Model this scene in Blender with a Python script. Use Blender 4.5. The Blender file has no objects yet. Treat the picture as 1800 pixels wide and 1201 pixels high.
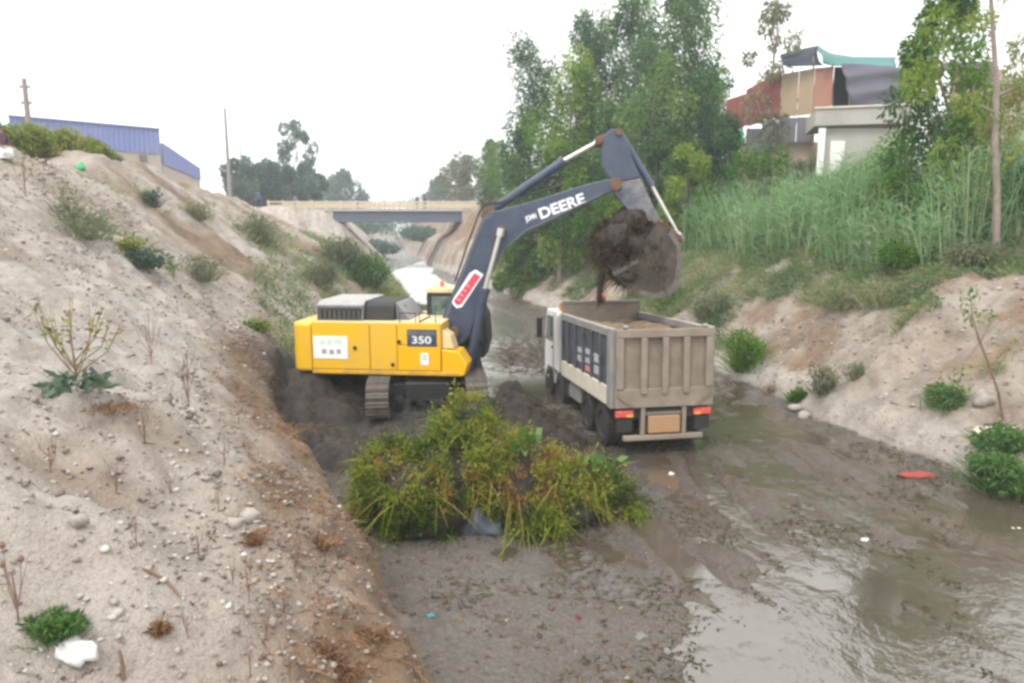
import bpy, bmesh, math, random
import numpy as np
from mathutils import Vector, Matrix

# ------------------------------------------------------------------ camera, sky, sun, exposure
scene = bpy.context.scene
COL = scene.collection
R = math.radians
F_PX, PITCH, CAM_Z = 1260.0, R(9.0), 5.4
cam_d = bpy.data.cameras.new('camera')
cam = bpy.data.objects.new('camera', cam_d)
COL.objects.link(cam)
cam.location = (0, 0, CAM_Z)
cam.rotation_euler = (R(90) - PITCH, 0, 0)
cam_d.sensor_width = 36
cam_d.lens = F_PX / 1800 * 36
cam_d.clip_end = 3000
scene.camera = cam

SUN_EL, SUN_AZ = R(58), R(215)          # high, hazy sun behind the left shoulder
world = bpy.data.worlds.new('World')
scene.world = world
world.use_nodes = True
wn = world.node_tree.nodes
wl = world.node_tree.links
wn.clear()
w_out = wn.new('ShaderNodeOutputWorld')
w_bg = wn.new('ShaderNodeBackground')
w_sky = wn.new('ShaderNodeTexSky')
w_sky.sky_type = 'NISHITA'
w_sky.sun_disc = False
w_sky.sun_elevation = SUN_EL
w_sky.sun_rotation = SUN_AZ
w_sky.dust_density = 6
w_sky.air_density = 1.0
w_hsv = wn.new('ShaderNodeHueSaturation')
w_hsv.inputs['Saturation'].default_value = 0.12
w_mix = wn.new('ShaderNodeMixRGB')
w_mix.inputs[0].default_value = 0.72       # an even overcast over the clear-sky model
w_mix.inputs[2].default_value = (10.4, 10.5, 10.3, 1)
wl.new(w_sky.outputs[0], w_hsv.inputs['Color'])
wl.new(w_hsv.outputs[0], w_mix.inputs[1])
wl.new(w_mix.outputs[0], w_bg.inputs[0])
w_bg.inputs[1].default_value = 0.12
wl.new(w_bg.outputs[0], w_out.inputs[0])

sun_d = bpy.data.lights.new('sun', 'SUN')
sun_d.energy = 1.2
sun_d.angle = R(14)
sun_d.color = (1, .96, .9)
sun = bpy.data.objects.new('sun', sun_d)
COL.objects.link(sun)
sdir = Vector((math.sin(SUN_AZ) * math.cos(SUN_EL), math.cos(SUN_AZ) * math.cos(SUN_EL), math.sin(SUN_EL)))
sun.rotation_euler = sdir.to_track_quat('Z', 'Y').to_euler()
sun.location = (0, 0, 60)

scene.view_settings.view_transform = 'Standard'
scene.view_settings.look = 'None'
scene.view_settings.gamma = 1
scene.view_settings.use_curve_mapping = False
scene.view_settings.exposure = 0.9
scene.render.engine = 'CYCLES'
scene.cycles.use_denoising = True
scene.cycles.max_bounces = 6
scene.cycles.volume_bounces = 1
scene.cycles.pixel_filter_type = 'BLACKMAN_HARRIS'
scene.cycles.filter_width = 3.0

rng = np.random.default_rng(7)
random.seed(7)

# ------------------------------------------------------------------ pixel -> place helpers (1800 px wide photograph)
def ray(px, py):
    u = (px - 900) / F_PX
    v = (600.5 - py) / F_PX
    return np.array([u, math.cos(PITCH) + v * math.sin(PITCH), -math.sin(PITCH) + v * math.cos(PITCH)])

def at(px, py, Y):
    d = ray(px, py)
    t = Y / d[1]
    return np.array([0, 0, CAM_Z]) + d * t

# ------------------------------------------------------------------ noise
def _h(ix, iy, seed):
    n = (ix.astype(np.int64) * 374761393 + iy.astype(np.int64) * 668265263 + seed * 974634533) & 0x7fffffff
    n = ((n ^ (n >> 13)) * 1274126177) & 0x7fffffff
    return ((n ^ (n >> 16)) & 0xffff) / 65535.0

def vn(x, y, seed=0):
    xi = np.floor(x); yi = np.floor(y)
    fx = x - xi; fy = y - yi
    fx = fx * fx * (3 - 2 * fx); fy = fy * fy * (3 - 2 * fy)
    a = _h(xi, yi, seed); b = _h(xi + 1, yi, seed); c = _h(xi, yi + 1, seed); d = _h(xi + 1, yi + 1, seed)
    return (a * (1 - fx) + b * fx) * (1 - fy) + (c * (1 - fx) + d * fx) * fy * 1.0 - 0.5

def fbm(x, y, seed=0, o=3):
    r = 0; a = 1.0
    for k in range(o):
        r = r + a * vn(x * 2 ** k + 17.3 * k, y * 2 ** k - 9.1 * k, seed + k)
        a *= .5
    return r

def sst(a, b, x):
    t = np.clip((x - a) / (b - a), 0, 1)
    return t * t * (3 - 2 * t)

def bump(x, y, cx, cy, r):
    return np.exp(-((x - cx) ** 2 + (y - cy) ** 2) / (r * r))

# ------------------------------------------------------------------ the land
DX, DY = -.1668, .9860           # direction of the channel
def sl(x, y):
    return x * DX + y * DY, x * DY - y * DX

def lL(s):
    return np.interp(s, [-5, 4, 8, 11.9, 16, 19.7, 26, 40, 53, 87, 101, 200], [1.4, .9, .35, -.8, -2.1, -3.1, -3.2, -1.0, 1.2, -.4, -.6, -1])
def lR(s):
    return np.interp(s, [-5, 0, 12, 17, 24, 35, 48, 70, 99, 110, 200], [14.5, 14, 12.7, 12.1, 12.2, 11.4, 10.2, 8, 5.6, 5.4, 4])
def lTop(s):
    return np.interp(s, [0, 55, 75, 90, 97, 99.5, 200], [-12, -12, -14.5, -17, -17, -8.6, -9])

RUT = np.array([(3.45, 17.5), (3.25, 14.5), (3.35, 12.3), (3.9, 10.4), (4.8, 8.7), (6.2, 6.8), (8, 5)])
def rut_x(y):
    return np.interp(y, RUT[::-1, 1], RUT[::-1, 0])

def HT(x, y, want=False):
    x = np.asarray(x, float); y = np.asarray(y, float)
    s, l = sl(x, y)
    near = sst(90, 25, s)
    wob = .35 * fbm(s * .35, l * .1, 3) + .30 * fbm(s * 1.5, l * .5, 5, 3)
    u = lL(s) + wob - l
    v = l - lR(s) - .5 * fbm(s * .5, l * .2, 9) - .2 * fbm(s * 1.7, l * .5, 10, 2)
    # left bank
    W = lL(s) - lTop(s)
    t = np.clip(u / W, 0, 1)
    cut = sst(4, 10, s) * sst(30, 22, s)
    top = 7.6 + .75 * bump(s, l, 38, -12.5, 7) + .35 * bump(s, l, 24, -13, 3.5) - .25 * bump(s, l, 29, -12.5, 3)
    zl = (top - .9 * cut) * t ** .93 + .9 * cut * sst(0, .45, u)
    rill = fbm(s * .9 + .25 * l, l * .12, 21, 3)
    lump = fbm(x * .45, y * .45, 31, 3)
    clod = fbm(x * 1.9, y * 1.9, 41, 3)
    fine = fbm(x * 6.5, y * 6.5, 51, 2)
    inb = sst(.2, 1.6, u)
    zl = zl + inb * (.42 * rill + .42 * lump + .20 * clod + .085 * fine * sst(45, 20, s) + .03 * fbm(x * 15, y * 15, 57, 2) * sst(14, 8, s))
    zl = zl + np.where(u > 0, .16 * cut * sst(.1, .6, u) * sst(2.6, 1, u) * fbm(s * 2.2, l * 2.2, 61), 0)
    zl = zl + sst(W, W + 6, u) * .25
    # right bank
    k = np.interp(s, [0, 45, 92, 200], [1, 1, .36, .4])
    vv = v / k
    zr = np.interp(vv, [-1, 0, .35, 1.2, 4.4, 8.5, 13, 16, 60], [0, 0, .5, 1.15, 3.5, 4.6, 7.4, 7.8, 8.2])
    inr = sst(.1, 1.4, vv)
    gul = fbm(s * .8 - .3 * l, l * .15, 71, 3)
    zr = zr + inr * (.55 * gul + .40 * fbm(x * .5, y * .5, 81) + .17 * fbm(x * 2.1, y * 2.1, 83) + .09 * fbm(x * 6, y * 6, 84, 2) * sst(45, 20, s))
    # bed
    st = fbm(s * .22 + 3, l * 1.3, 91, 3)
    st2 = fbm(s * .8, l * 3.2, 93, 2)
    cl = fbm(x * 1.1, y * 1.1, 95, 3)
    sm = fbm(x * 4.5, y * 4.5, 97, 2)
    wx = x + .9 * fbm(x * .7, y * .7, 111, 3); wy = y + .9 * fbm(x * .7 + 40, y * .7, 112, 3)
    bd = .010 - .040 * sst(.2, 3.5, x + 1.6 * fbm(x * .5, y * .5, 99)) + .085 * st + .03 * st2 + .085 * cl + .045 * sm
    bd = bd + .10 * bump(x, y, -.2, 8.6, 2.2) + .10 * bump(x, y, -1.6, 12.5, 1.8) + .05 * bump(x, y, 1.5, 10, 1.5)
    bd = bd - .14 * bump(wx, wy, 4.0, 8.5, 1.25) - .10 * bump(wx, wy, 3.0, 7.5, .8) - .06 * bump(wx, wy, 6.6, 8.9, 1.6) - .06 * bump(wx, wy, 4.8, 10.2, 1.0) - .10 * bump(wx, wy, 1.7, 8.6, .5) - .09 * bump(wx, wy, 1.2, 11.3, .5) - .08 * bump(wx, wy, -.4, 11.2, .45)
    bd = bd + .05 * bump(x, y, 5.5, 13.5, 2.6) + .04 * bump(x, y, 7.5, 16, 2) + .05 * bump(x, y, 5.8, 9.6, .45)
    cy = np.interp(y, [18, 26, 36, 53, 87], [.9, .6, -.6, -5.0, -12.4])
    bd = bd - .30 * np.exp(-((x - cy) / 2.3) ** 4) * sst(21, 24, y) + .08 * sst(24, 40, y) * (1 - np.exp(-((x - cy) / 2.8) ** 2))
    # wheel ruts and crawler prints
    rx = rut_x(y)
    rm = sst(17.5, 16, y)
    for off in (-.95, .95):
        e = x - rx - off
        bd = bd - rm * (.10 * np.exp(-(e / .2) ** 2) - .085 * np.exp(-((np.abs(e) - .42) / .13) ** 2))
        lug = np.sign(np.sin(y * 26 + 6 * np.abs(e)))
        bd = bd + rm * .03 * lug * np.exp(-(e / .2) ** 4)
    tx = .9 + (11.4 - y) * .45
    e = x - tx
    tm = sst(12.0, 11.7, y) * sst(9.4, 9.9, y)
    bd = bd + tm * np.exp(-(e / .3) ** 6) * (-.055 + .075 * np.sin((y - .5 * x) * 27))
    bd = bd + .35 * bump(x, y, -2.8, 20.5, 3.0) * sst(3, -.5, x) + .25 * bump(x, y, -1.2, 18.0, 1.4)
    bd = bd + .30 * bump(x, y, -5.0, 25, 3.0) * sst(-1.5, -3, x)
    edge = sst(1.2, 0, np.minimum(-u, -v))
    bd = bd + .10 * edge
    z = bd + np.where(u > 0, zl, 0) + np.where(v > 0, zr, 0)
    far = sst(150, 230, s)
    z = z + far * 7.6 * sst(6, 1.5, np.abs(l + 1.5))
    if not want:
        return z
    brown = np.clip(sst(0, 5, s) * sst(30, 22, s) * sst(2.6, .5, u) * sst(-.3, 0, u) * (1.25 + 1.3 * fbm(s * 1.3, l * 1.3, 65)), 0, 1)
    brown = np.maximum(brown, sst(-.1, .1, u) * sst(20, 30, s) * sst(90, 60, s) * np.clip(.55 + 1.3 * fbm(s * .4, l * .3, 66), 0, .95))
    brown = np.maximum(brown, np.clip(1.6 * fbm(x * .7, y * .7, 67) - .25, 0, .55) * sst(.5, 1, u))
    rb = np.clip(1.5 * fbm(x * .6, y * .6, 68) + .55 * sst(4.5, 7, vv) + .44, 0.36, .92) * sst(.3, 1, vv)
    brown = np.maximum(brown, rb)
    bed = sst(.15, -.25, np.maximum(u, v))
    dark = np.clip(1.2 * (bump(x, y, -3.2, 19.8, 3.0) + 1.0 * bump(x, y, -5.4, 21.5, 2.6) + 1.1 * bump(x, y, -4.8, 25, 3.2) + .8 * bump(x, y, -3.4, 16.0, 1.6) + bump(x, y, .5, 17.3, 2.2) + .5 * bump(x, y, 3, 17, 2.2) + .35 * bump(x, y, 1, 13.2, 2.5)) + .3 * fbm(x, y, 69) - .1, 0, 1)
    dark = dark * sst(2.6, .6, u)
    gravel = np.clip(bump(s, l, 5.5, -1.2, 3.0) * 1.2 + .3 * fbm(x, y, 70), 0, 1) * sst(0, .6, u) + np.clip(bump(x, y, .2, 9.2, 2.6) + .6 * bump(x, y, -1, 12, 1.6) + .4 * fbm(x * 1.5, y * 1.5, 74), 0, 1) * sst(0, -.2, u)
    return z, brown, bed, dark, gravel, u, v

def H(x, y):
    return float(HT(np.array([x]), np.array([y]))[0])

_T = np.geomspace(2.5, 260, 5000)
def hit(px, py):
    d = ray(px, py)
    p = d[None, :] * _T[:, None] + np.array([0, 0, CAM_Z])
    hh = HT(p[:, 0], p[:, 1])
    k = np.nonzero(p[:, 2] < hh)[0]
    q = p[k[0]] if len(k) else p[-1]
    return np.array([q[0], q[1], H(q[0], q[1])])

# ------------------------------------------------------------------ objects, names, labels
def tag(o, label=None, cat=None, group=None, kind=None):
    if label: o['label'] = label
    if cat: o['category'] = cat
    if group: o['group'] = group
    if kind: o['kind'] = kind
    return o

def empty(name, loc, rot=(0, 0, 0)):
    o = bpy.data.objects.new(name, None)
    o.empty_display_size = .3
    o.location = loc
    o.rotation_euler = rot
    COL.objects.link(o)
    return o

def link(name, me, mat=None, parent=None, loc=None):
    o = bpy.data.objects.new(name, me)
    COL.objects.link(o)
    if mat is not None and not me.materials:
        me.materials.append(mat)
    if parent is not None:
        o.parent = parent
    if loc is not None:
        o.location = loc
    return o

def mesh_np(name, V, F, attrs=None, smooth=False):
    V = np.asarray(V, np.float32)
    me = bpy.data.meshes.new(name)
    Fs = [np.asarray(f, np.int32) for f in (F if isinstance(F, list) else [F]) if len(f)]
    me.vertices.add(len(V))
    me.vertices.foreach_set('co', V.ravel())
    nl = sum(f.size for f in Fs)
    npoly = sum(len(f) for f in Fs)
    me.loops.add(nl)
    me.polygons.add(npoly)
    me.loops.foreach_set('vertex_index', np.concatenate([f.ravel() for f in Fs]))
    cnt = np.concatenate([np.full(len(f), f.shape[1], np.int32) for f in Fs])
    me.polygons.foreach_set('loop_start', np.concatenate([[0], np.cumsum(cnt)[:-1]]).astype(np.int32))
    if attrs:
        for k, a in attrs.items():
            at_ = me.attributes.new(k, 'FLOAT', 'POINT')
            at_.data.foreach_set('value', np.asarray(a, np.float32))
    if smooth:
        me.polygons.foreach_set('use_smooth', np.ones(npoly, bool))
    me.update(calc_edges=True)
    return me

class MB:
    """collects simple solids into one mesh"""
    def __init__(self):
        self.v = []; self.f = []
    def add(self, vs, fs):
        n = len(self.v)
        self.v += [tuple(map(float, p)) for p in vs]
        self.f += [tuple(i + n for i in f) for f in fs]
        return self
    def box(self, x0, x1, y0, y1, z0, z1):
        return self.add([(x, y, z) for x in (x0, x1) for y in (y0, y1) for z in (z0, z1)],
                        [(0, 1, 3, 2), (4, 6, 7, 5), (0, 4, 5, 1), (2, 3, 7, 6), (0, 2, 6, 4), (1, 5, 7, 3)])
    def prism(self, prof, a, b, axis='y'):
        def P(p, w):
            return (p[0], w, p[1]) if axis == 'y' else ((w, p[0], p[1]) if axis == 'x' else (p[0], p[1], w))
        n = len(prof)
        vs = [P(p, a) for p in prof] + [P(p, b) for p in prof]
        fs = [tuple(range(n)), tuple(range(2 * n - 1, n - 1, -1))]
        for i in range(n):
            j = (i + 1) % n
            fs.append((i, i + n, j + n, j))
        return self.add(vs, fs)
    def tube(self, pts, rad, n=8, cap=True):
        pts = [Vector(p) for p in pts]
        if not hasattr(rad, '__len__'): rad = [rad] * len(pts)
        vs = []; fs = []
        for i, p in enumerate(pts):
            d = (pts[min(i + 1, len(pts) - 1)] - pts[max(i - 1, 0)])
            d.normalize()
            a = d.orthogonal() if abs(d.z) > .95 else d.cross(Vector((0, 0, 1)))
            if abs(d.z) > .95:
                a = Vector((1, 0, 0)) - d * d.x
            a.normalize()
            b = d.cross(a)
            for k in range(n):
                w = 2 * math.pi * k / n
                vs.append(p + (a * math.cos(w) + b * math.sin(w)) * rad[i])
        for i in range(len(pts) - 1):
            for k in range(n):
                k2 = (k + 1) % n
                fs.append((i * n + k, i * n + k2, (i + 1) * n + k2, (i + 1) * n + k))
        if cap:
            fs.append(tuple(range(n - 1, -1, -1)))
            fs.append(tuple((len(pts) - 1) * n + k for k in range(n)))
        return self.add(vs, fs)
    def lathe(self, prof, c=(0, 0, 0), axis='y', n=20):
        vs = []; fs = []
        m = len(prof)
        for k in range(n):
            w = 2 * math.pi * k / n
            for r, h in prof:
                if axis == 'y': vs.append((c[0] + r * math.cos(w), c[1] + h, c[2] + r * math.sin(w)))
                elif axis == 'z': vs.append((c[0] + r * math.cos(w), c[1] + r * math.sin(w), c[2] + h))
                else: vs.append((c[0] + h, c[1] + r * math.cos(w), c[2] + r * math.sin(w)))
        for k in range(n):
            k2 = (k + 1) % n
            for i in range(m - 1):
                fs.append((k * m + i, k * m + i + 1, k2 * m + i + 1, k2 * m + i))
        fs.append(tuple(k * m for k in range(n)))
        fs.append(tuple(k * m + m - 1 for k in range(n - 1, -1, -1)))
        return self.add(vs, fs)
    def mesh(self, name, smooth=False):
        me = bpy.data.meshes.new(name)
        me.from_pydata(self.v, [], self.f)
        bm = bmesh.new(); bm.from_mesh(me)
        bmesh.ops.recalc_face_normals(bm, faces=bm.faces)
        bm.to_mesh(me); bm.free()
        if smooth:
            me.polygons.foreach_set('use_smooth', np.ones(len(me.polygons), bool))
        return me
    def build(self, name, mat, parent=None, bevel=0, smooth=False, label=None):
        o = link(name, self.mesh(name, smooth), mat, parent)
        if bevel:
            m = o.modifiers.new('bevel', 'BEVEL')
            m.width = bevel; m.segments = 2; m.limit_method = 'ANGLE'; m.angle_limit = R(40)
        if smooth:
            m = o.modifiers.new('split', 'EDGE_SPLIT'); m.split_angle = R(42)
        if label: o['label'] = label
        return o

# ------------------------------------------------------------------ materials
def new_mat(name):
    m = bpy.data.materials.new(name)
    m.use_nodes = True
    nt = m.node_tree
    return m, nt, nt.nodes, nt.links, nt.nodes['Principled BSDF']

def noise_tex(nt, scale, detail=4, rough=.6, coord='Object', stretch=None):
    N, L = nt.nodes, nt.links
    tc = N.new('ShaderNodeTexCoord')
    t = N.new('ShaderNodeTexNoise')
    t.inputs['Scale'].default_value = scale
    t.inputs['Detail'].default_value = detail
    t.inputs['Roughness'].default_value = rough
    if stretch:
        mp = N.new('ShaderNodeMapping')
        mp.inputs['Scale'].default_value = stretch[0]
        mp.inputs['Rotation'].default_value = (0, 0, stretch[1])
        L.new(tc.outputs[coord], mp.inputs[0])
        L.new(mp.outputs[0], t.inputs['Vector'])
    else:
        L.new(tc.outputs[coord], t.inputs['Vector'])
    return t.outputs['Fac']

def ramp(nt, fac, stops):
    r = nt.nodes.new('ShaderNodeValToRGB')
    e = r.color_ramp.elements
    while len(e) < len(stops): e.new(.5)
    for i, (p, c) in enumerate(stops):
        e[i].position = p
        e[i].color = (c if hasattr(c, '__len__') else (c, c, c)) + ((1,) if hasattr(c, '__len__') else (1,)) if not hasattr(c, '__len__') else tuple(c) + (1,)
    nt.links.new(fac, r.inputs[0])
    return r.outputs[0]

def mixc(nt, fac, a, b, mode='MIX'):
    m = nt.nodes.new('ShaderNodeMixRGB')
    m.blend_type = mode
    for i, q in ((0, fac), (1, a), (2, b)):
        if hasattr(q, 'links') or hasattr(q, 'is_linked'): nt.links.new(q, m.inputs[i])
        elif i == 0: m.inputs[0].default_value = q
        else: m.inputs[i].default_value = tuple(q) + (1,)
    return m.outputs[0]

def math_n(nt, op, a, b=None, clamp=False):
    m = nt.nodes.new('ShaderNodeMath')
    m.operation = op; m.use_clamp = clamp
    for i, q in ((0, a), (1, b)):
        if q is None: continue
        if hasattr(q, 'is_linked'): nt.links.new(q, m.inputs[i])
        else: m.inputs[i].default_value = q
    return m.outputs[0]

def bump_n(nt, bsdf, h, strength, dist=.02):
    b = nt.nodes.new('ShaderNodeBump')
    b.inputs['Strength'].default_value = strength
    b.inputs['Distance'].default_value = dist
    nt.links.new(h, b.inputs['Height'])
    nt.links.new(b.outputs[0], bsdf.inputs['Normal'])

def worn(name, base, dust, amount=.5, scale=3, rough=.5, metal=0, up=.5, fine=.15):
    """paint or metal with blotches of dust, more of it on upward faces"""
    m, nt, N, L, b = new_mat(name)
    n1 = noise_tex(nt, scale, 5, .65)
    n2 = noise_tex(nt, scale * 9, 3, .7)
    f = math_n(nt, 'MULTIPLY', ramp(nt, n1, [(.35, 0.0), (.75, 1.0)]), amount)
    g = N.new('ShaderNodeNewGeometry')
    sx = N.new('ShaderNodeSeparateXYZ')
    L.new(g.outputs['Normal'], sx.inputs[0])
    upf = math_n(nt, 'MULTIPLY', math_n(nt, 'MAXIMUM', sx.outputs[2], 0.0), up)
    f = math_n(nt, 'ADD', f, upf, True)
    f = math_n(nt, 'ADD', f, math_n(nt, 'MULTIPLY', math_n(nt, 'SUBTRACT', n2, .5), fine), True)
    L.new(mixc(nt, f, base, dust), b.inputs['Base Color'])
    L.new(math_n(nt, 'ADD', math_n(nt, 'MULTIPLY', f, .35), rough, True), b.inputs['Roughness'])
    b.inputs['Metallic'].default_value = metal
    bump_n(nt, b, n2, .12, .01)
    return m

def leafmat(name, cols, trans=.35, rough=.6):
    m, nt, N, L, b = new_mat(name)
    a = N.new('ShaderNodeAttribute'); a.attribute_name = 'tint'
    st = [(i / (len(cols) - 1), c) for i, c in enumerate(cols)]
    c = ramp(nt, a.outputs['Fac'], st)
    L.new(c, b.inputs['Base Color'])
    b.inputs['Roughness'].default_value = rough
    b.inputs['Specular IOR Level'].default_value = .12
    tr = N.new('ShaderNodeBsdfTranslucent')
    L.new(c, tr.inputs[0])
    ms = N.new('ShaderNodeMixShader')
    ms.inputs[0].default_value = trans
    L.new(b.outputs[0], ms.inputs[1]); L.new(tr.outputs[0], ms.inputs[2])
    L.new(ms.outputs[0], N['Material Output'].inputs['Surface'])
    return m

def tintmat(name, cols, rough=.85):
    m, nt, N, L, b = new_mat(name)
    a = N.new('ShaderNodeAttribute'); a.attribute_name = 'tint'
    c = ramp(nt, a.outputs['Fac'], [(i / (len(cols) - 1), c) for i, c in enumerate(cols)])
    n = noise_tex(nt, 30, 3)
    L.new(mixc(nt, .35, c, ramp(nt, n, [(.3, .35), (.7, 1.0)]), 'MULTIPLY'), b.inputs['Base Color'])
    b.inputs['Roughness'].default_value = rough
    return m

DUST = (.40, .31, .23)
M = {}
M['yellow'] = worn('yellow paint', (.80, .455, .008), (.50, .34, .13), .42, 1.1, .36, 0, .30, .16)
M['yellow_muddy'] = worn('mud splashed yellow paint', (.76, .42, .01), (.20, .14, .085), .75, 2.2, .45, 0, .2, .4)
M['yellow_clean'] = worn('yellow bright paint', (.82, .43, .0), (.66, .42, .08), .15, 2, .30, 0, .15, .05)
M['cream'] = worn('cream paint', (.72, .60, .32), DUST, .4, 2, .5, 0, .3)
M['navy'] = worn('dark blue grey paint', (.030, .045, .085), (.11, .12, .15), .5, 1.6, .42, 0, .4, .1)
M['arm_dirty'] = worn('scraped arm paint', (.045, .06, .10), (.30, .27, .25), .95, 2.2, .5, 0, .3, .3)
M['grey_hood'] = worn('grey hood', (.085, .095, .125), (.36, .345, .33), .3, 3, .45, 0, .85, .12)
M['black'] = worn('black steel', (0.009, 0.009, 0.011), (0.048, 0.042, 0.036), .5, 4, .6)
M['rust'] = worn('rusty steel', (.10, .05, .03), (.22, .13, .08), .8, 6, .8, 0, .2, .3)
M['rod'] = worn('chrome rod', (.62, .60, .56), (.55, .48, .40), .5, 8, .28, .6, .1)
M['track'] = worn('muddy track steel', (0.080, 0.072, 0.068), (0.192, 0.160, 0.136), .9, 5, .6, .1, .4, .3)
M['bucket'] = worn('bucket steel', (.03, .025, .022), (.115, .088, .068), .9, 2, .6, .1, .2, .3)
M['white'] = worn('white paint', (.74, .75, .74), (.55, .48, .40), .35, 2, .35, 0, .1, .08)
M['body_grey'] = worn('grey tipper steel', (0.171, 0.180, 0.194), (0.360, 0.306, 0.252), .7, 2.5, .55, 0, .6, .2)
M['body_dark'] = worn('dark tipper panel', (0.036, 0.044, 0.060), (0.160, 0.160, 0.160), .5, 2.5, .5, 0, .3, .2)
M['tail'] = worn('dusty tailgate', (.19, .152, .118), (.30, .25, .20), .9, 1.7, .75, 0, .15, .35)
M['load'] = worn('brown loaded soil', (.20, .135, .085), (.11, .075, .05), .9, 3, .95, 0, .1, .4)
M['tail_in'] = worn('dusty tailgate recess', (.15, .12, .095), (.28, .225, .17), .9, 1.9, .8, 0, .15, .35)
M['sill'] = worn('cream dusty sill', (.62, .58, .50), (.50, .41, .31), .7, 2.2, .6, 0, .2)
M['tyre'] = worn('tyre rubber', (.014, .014, .015), (.07, .055, .045), .5, 5, .75, 0, .15, .2)
M['rim'] = worn('muddy rim', (.42, .34, .28), (.30, .22, .16), .8, 6, .7)
M['brownbox'] = worn('orange brown steel box', (.36, .19, .085), (.34, .25, .17), .5, 3, .7)
M['concrete'] = worn('weathered concrete', (0.374, 0.357, 0.332), (0.255, 0.230, 0.204), .6, .6, .85, 0, 0, .2)
M['girder'] = worn('blue grey girder paint', (0.059, 0.070, 0.105), (0.112, 0.119, 0.133), .5, .5, .7, 0, 0)
M['rail'] = worn('ochre railing paint', (.48, .39, .26), (.46, .43, .38), .7, .5, .7, 0, 0)
M['blue_sheet'] = worn('blue metal cladding', (.15, .19, .42), (.24, .27, .45), .7, .25, .5, 0, .1, .1)
M['blue_trim'] = worn('dark blue trim', (.08, .11, .28), (.16, .18, .34), .5, .5, .5, 0, 0)
M['beige'] = worn('beige render', (0.425, 0.374, 0.332), (0.340, 0.306, 0.281), .6, .4, .9, 0, 0)
M['red_panel'] = worn('faded red sheet', (0.180, 0.051, 0.045), (0.204, 0.102, 0.084), .7, 1.2, .8, 0, 0, .2)
M['rose_panel'] = worn('pink brown sheet', (0.288, 0.122, 0.086), (0.302, 0.194, 0.144), .7, 1.2, .8, 0, 0, .2)
M['tan_panel'] = worn('tan board', (0.301, 0.217, 0.140), (0.224, 0.210, 0.133), .7, 1, .85, 0, 0, .2)
M['grey_sheet'] = worn('grey tin', (0.126, 0.126, 0.144), (0.180, 0.156, 0.150), .7, 1.4, .6, .1, 0, .2)
M['teal'] = worn('teal tarpaulin', (0.039, 0.154, 0.149), (0.110, 0.198, 0.182), .6, .7, .6, 0, .15)
M['navy_tarp'] = worn('dark tarpaulin', (0.012, 0.021, 0.033), (0.030, 0.042, 0.054), .5, 1, .6, 0, 0)
M['grey_tarp'] = worn('grey violet tarpaulin', (0.068, 0.065, 0.092), (0.110, 0.105, 0.135), .6, .8, .55, 0, .2)
M['shade'] = worn('painted interior shade', (.006, .008, .012), (.02, .02, .025), .4, 1, .9)  # near-black colour painted for the shade inside the shack openings
M['green_cloth'] = worn('bright green cloth', (.03, .42, .16), (.10, .4, .2), .3, 2, .8)
M['brick'] = worn('brown brick wall', (.33, .24, .19), (.42, .34, .29), .7, .9, .9, 0, 0, .25)
M['bark'] = worn('bark', (.20, .155, .13), (.34, .29, .26), .8, 4, .9, 0, 0, .3)
M['pole'] = worn('weathered pole', (.21, .18, .17), (.28, .25, .24), .5, 1, .9, 0, 0)
M['wire'] = worn('grey wire', (.2, .2, .2), (.25, .25, .25), .3, 1, .8, 0, 0)
M['dry'] = worn('dry stalk', (.16, .095, .065), (.30, .21, .15), .7, 9, .9, 0, 0, .3)
M['stalk'] = worn('green brown stalk', (.20, .17, .08), (.24, .12, .07), .7, 9, .8, 0, 0, .3)
M['bag'] = worn('white plastic', (.66, .66, .66), (.50, .47, .44), .4, 6, .45, 0, 0, .1)
M['red_cloth'] = worn('red cloth', (.30, .035, .03), (.22, .09, .07), .5, 6, .8, 0, 0)
M['teal_bit'] = worn('teal plastic', (.05, .26, .28), (.12, .24, .24), .4, 6, .5, 0, 0)
M['maroon'] = worn('maroon plastic', (.22, .02, .05), (.2, .06, .06), .4, 6, .5, 0, 0)
M['plastic_blue'] = worn('muddy blue plastic', (.025, .035, .055), (.06, .08, .10), .7, 5, .35, 0, 0)
M['stone'] = worn('pale stone', (.34, .31, .275), (.22, .185, .155), .7, 6, .9, 0, 0, .2)
M['seat'] = M['black']
M['blk_text'] = worn('dark lettering', (.32, .34, .38), (.2, .2, .22), .3, 8, .6, 0, 0)
M['white_text'] = worn('white lettering', (.80, .81, .83), (.6, .6, .6), .3, 5, .5, 0, 0, .05)
M['sign_white'] = worn('white sign', (.82, .83, .83), (.74, .76, .74), .4, 4, .5, 0, 0, .05)
M['sign_green'] = worn('pale green print', (.50, .72, .62), (.62, .74, .5), .9, 5, .5, 0, 0, .05)
M['sign_red'] = worn('red plate', (.62, .035, .085), (.56, .10, .14), .6, 4, .45, 0, 0)
M['print_faded'] = worn('faded white print', (.50, .53, .57), (.16, .18, .21), .9, 9, .6, 0, 0, .4)
M['sign_pink'] = worn('pink print', (.62, .22, .25), (.6, .3, .32), .6, 6, .5, 0, 0)
M['skin'] = worn('skin', (.30, .17, .11), (.34, .2, .14), .3, 8, .6, 0, 0)

def glass_mat(name, col, rough=.08):
    m, nt, N, L, b = new_mat(name)
    n = noise_tex(nt, 4, 3)
    L.new(mixc(nt, ramp(nt, n, [(.35, 0.0), (.7, .7)]), col, (.24, .27, .25)), b.inputs['Base Color'])
    b.inputs['Roughness'].default_value = rough
    b.inputs['Specular IOR Level'].default_value = .7
    b.inputs['Alpha'].default_value = 1
    return m
M['cab_glass'] = glass_mat('tinted cab glass', (.03, .075, .065))
M['truck_glass'] = glass_mat('truck glass', (.10, .13, .12))

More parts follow.
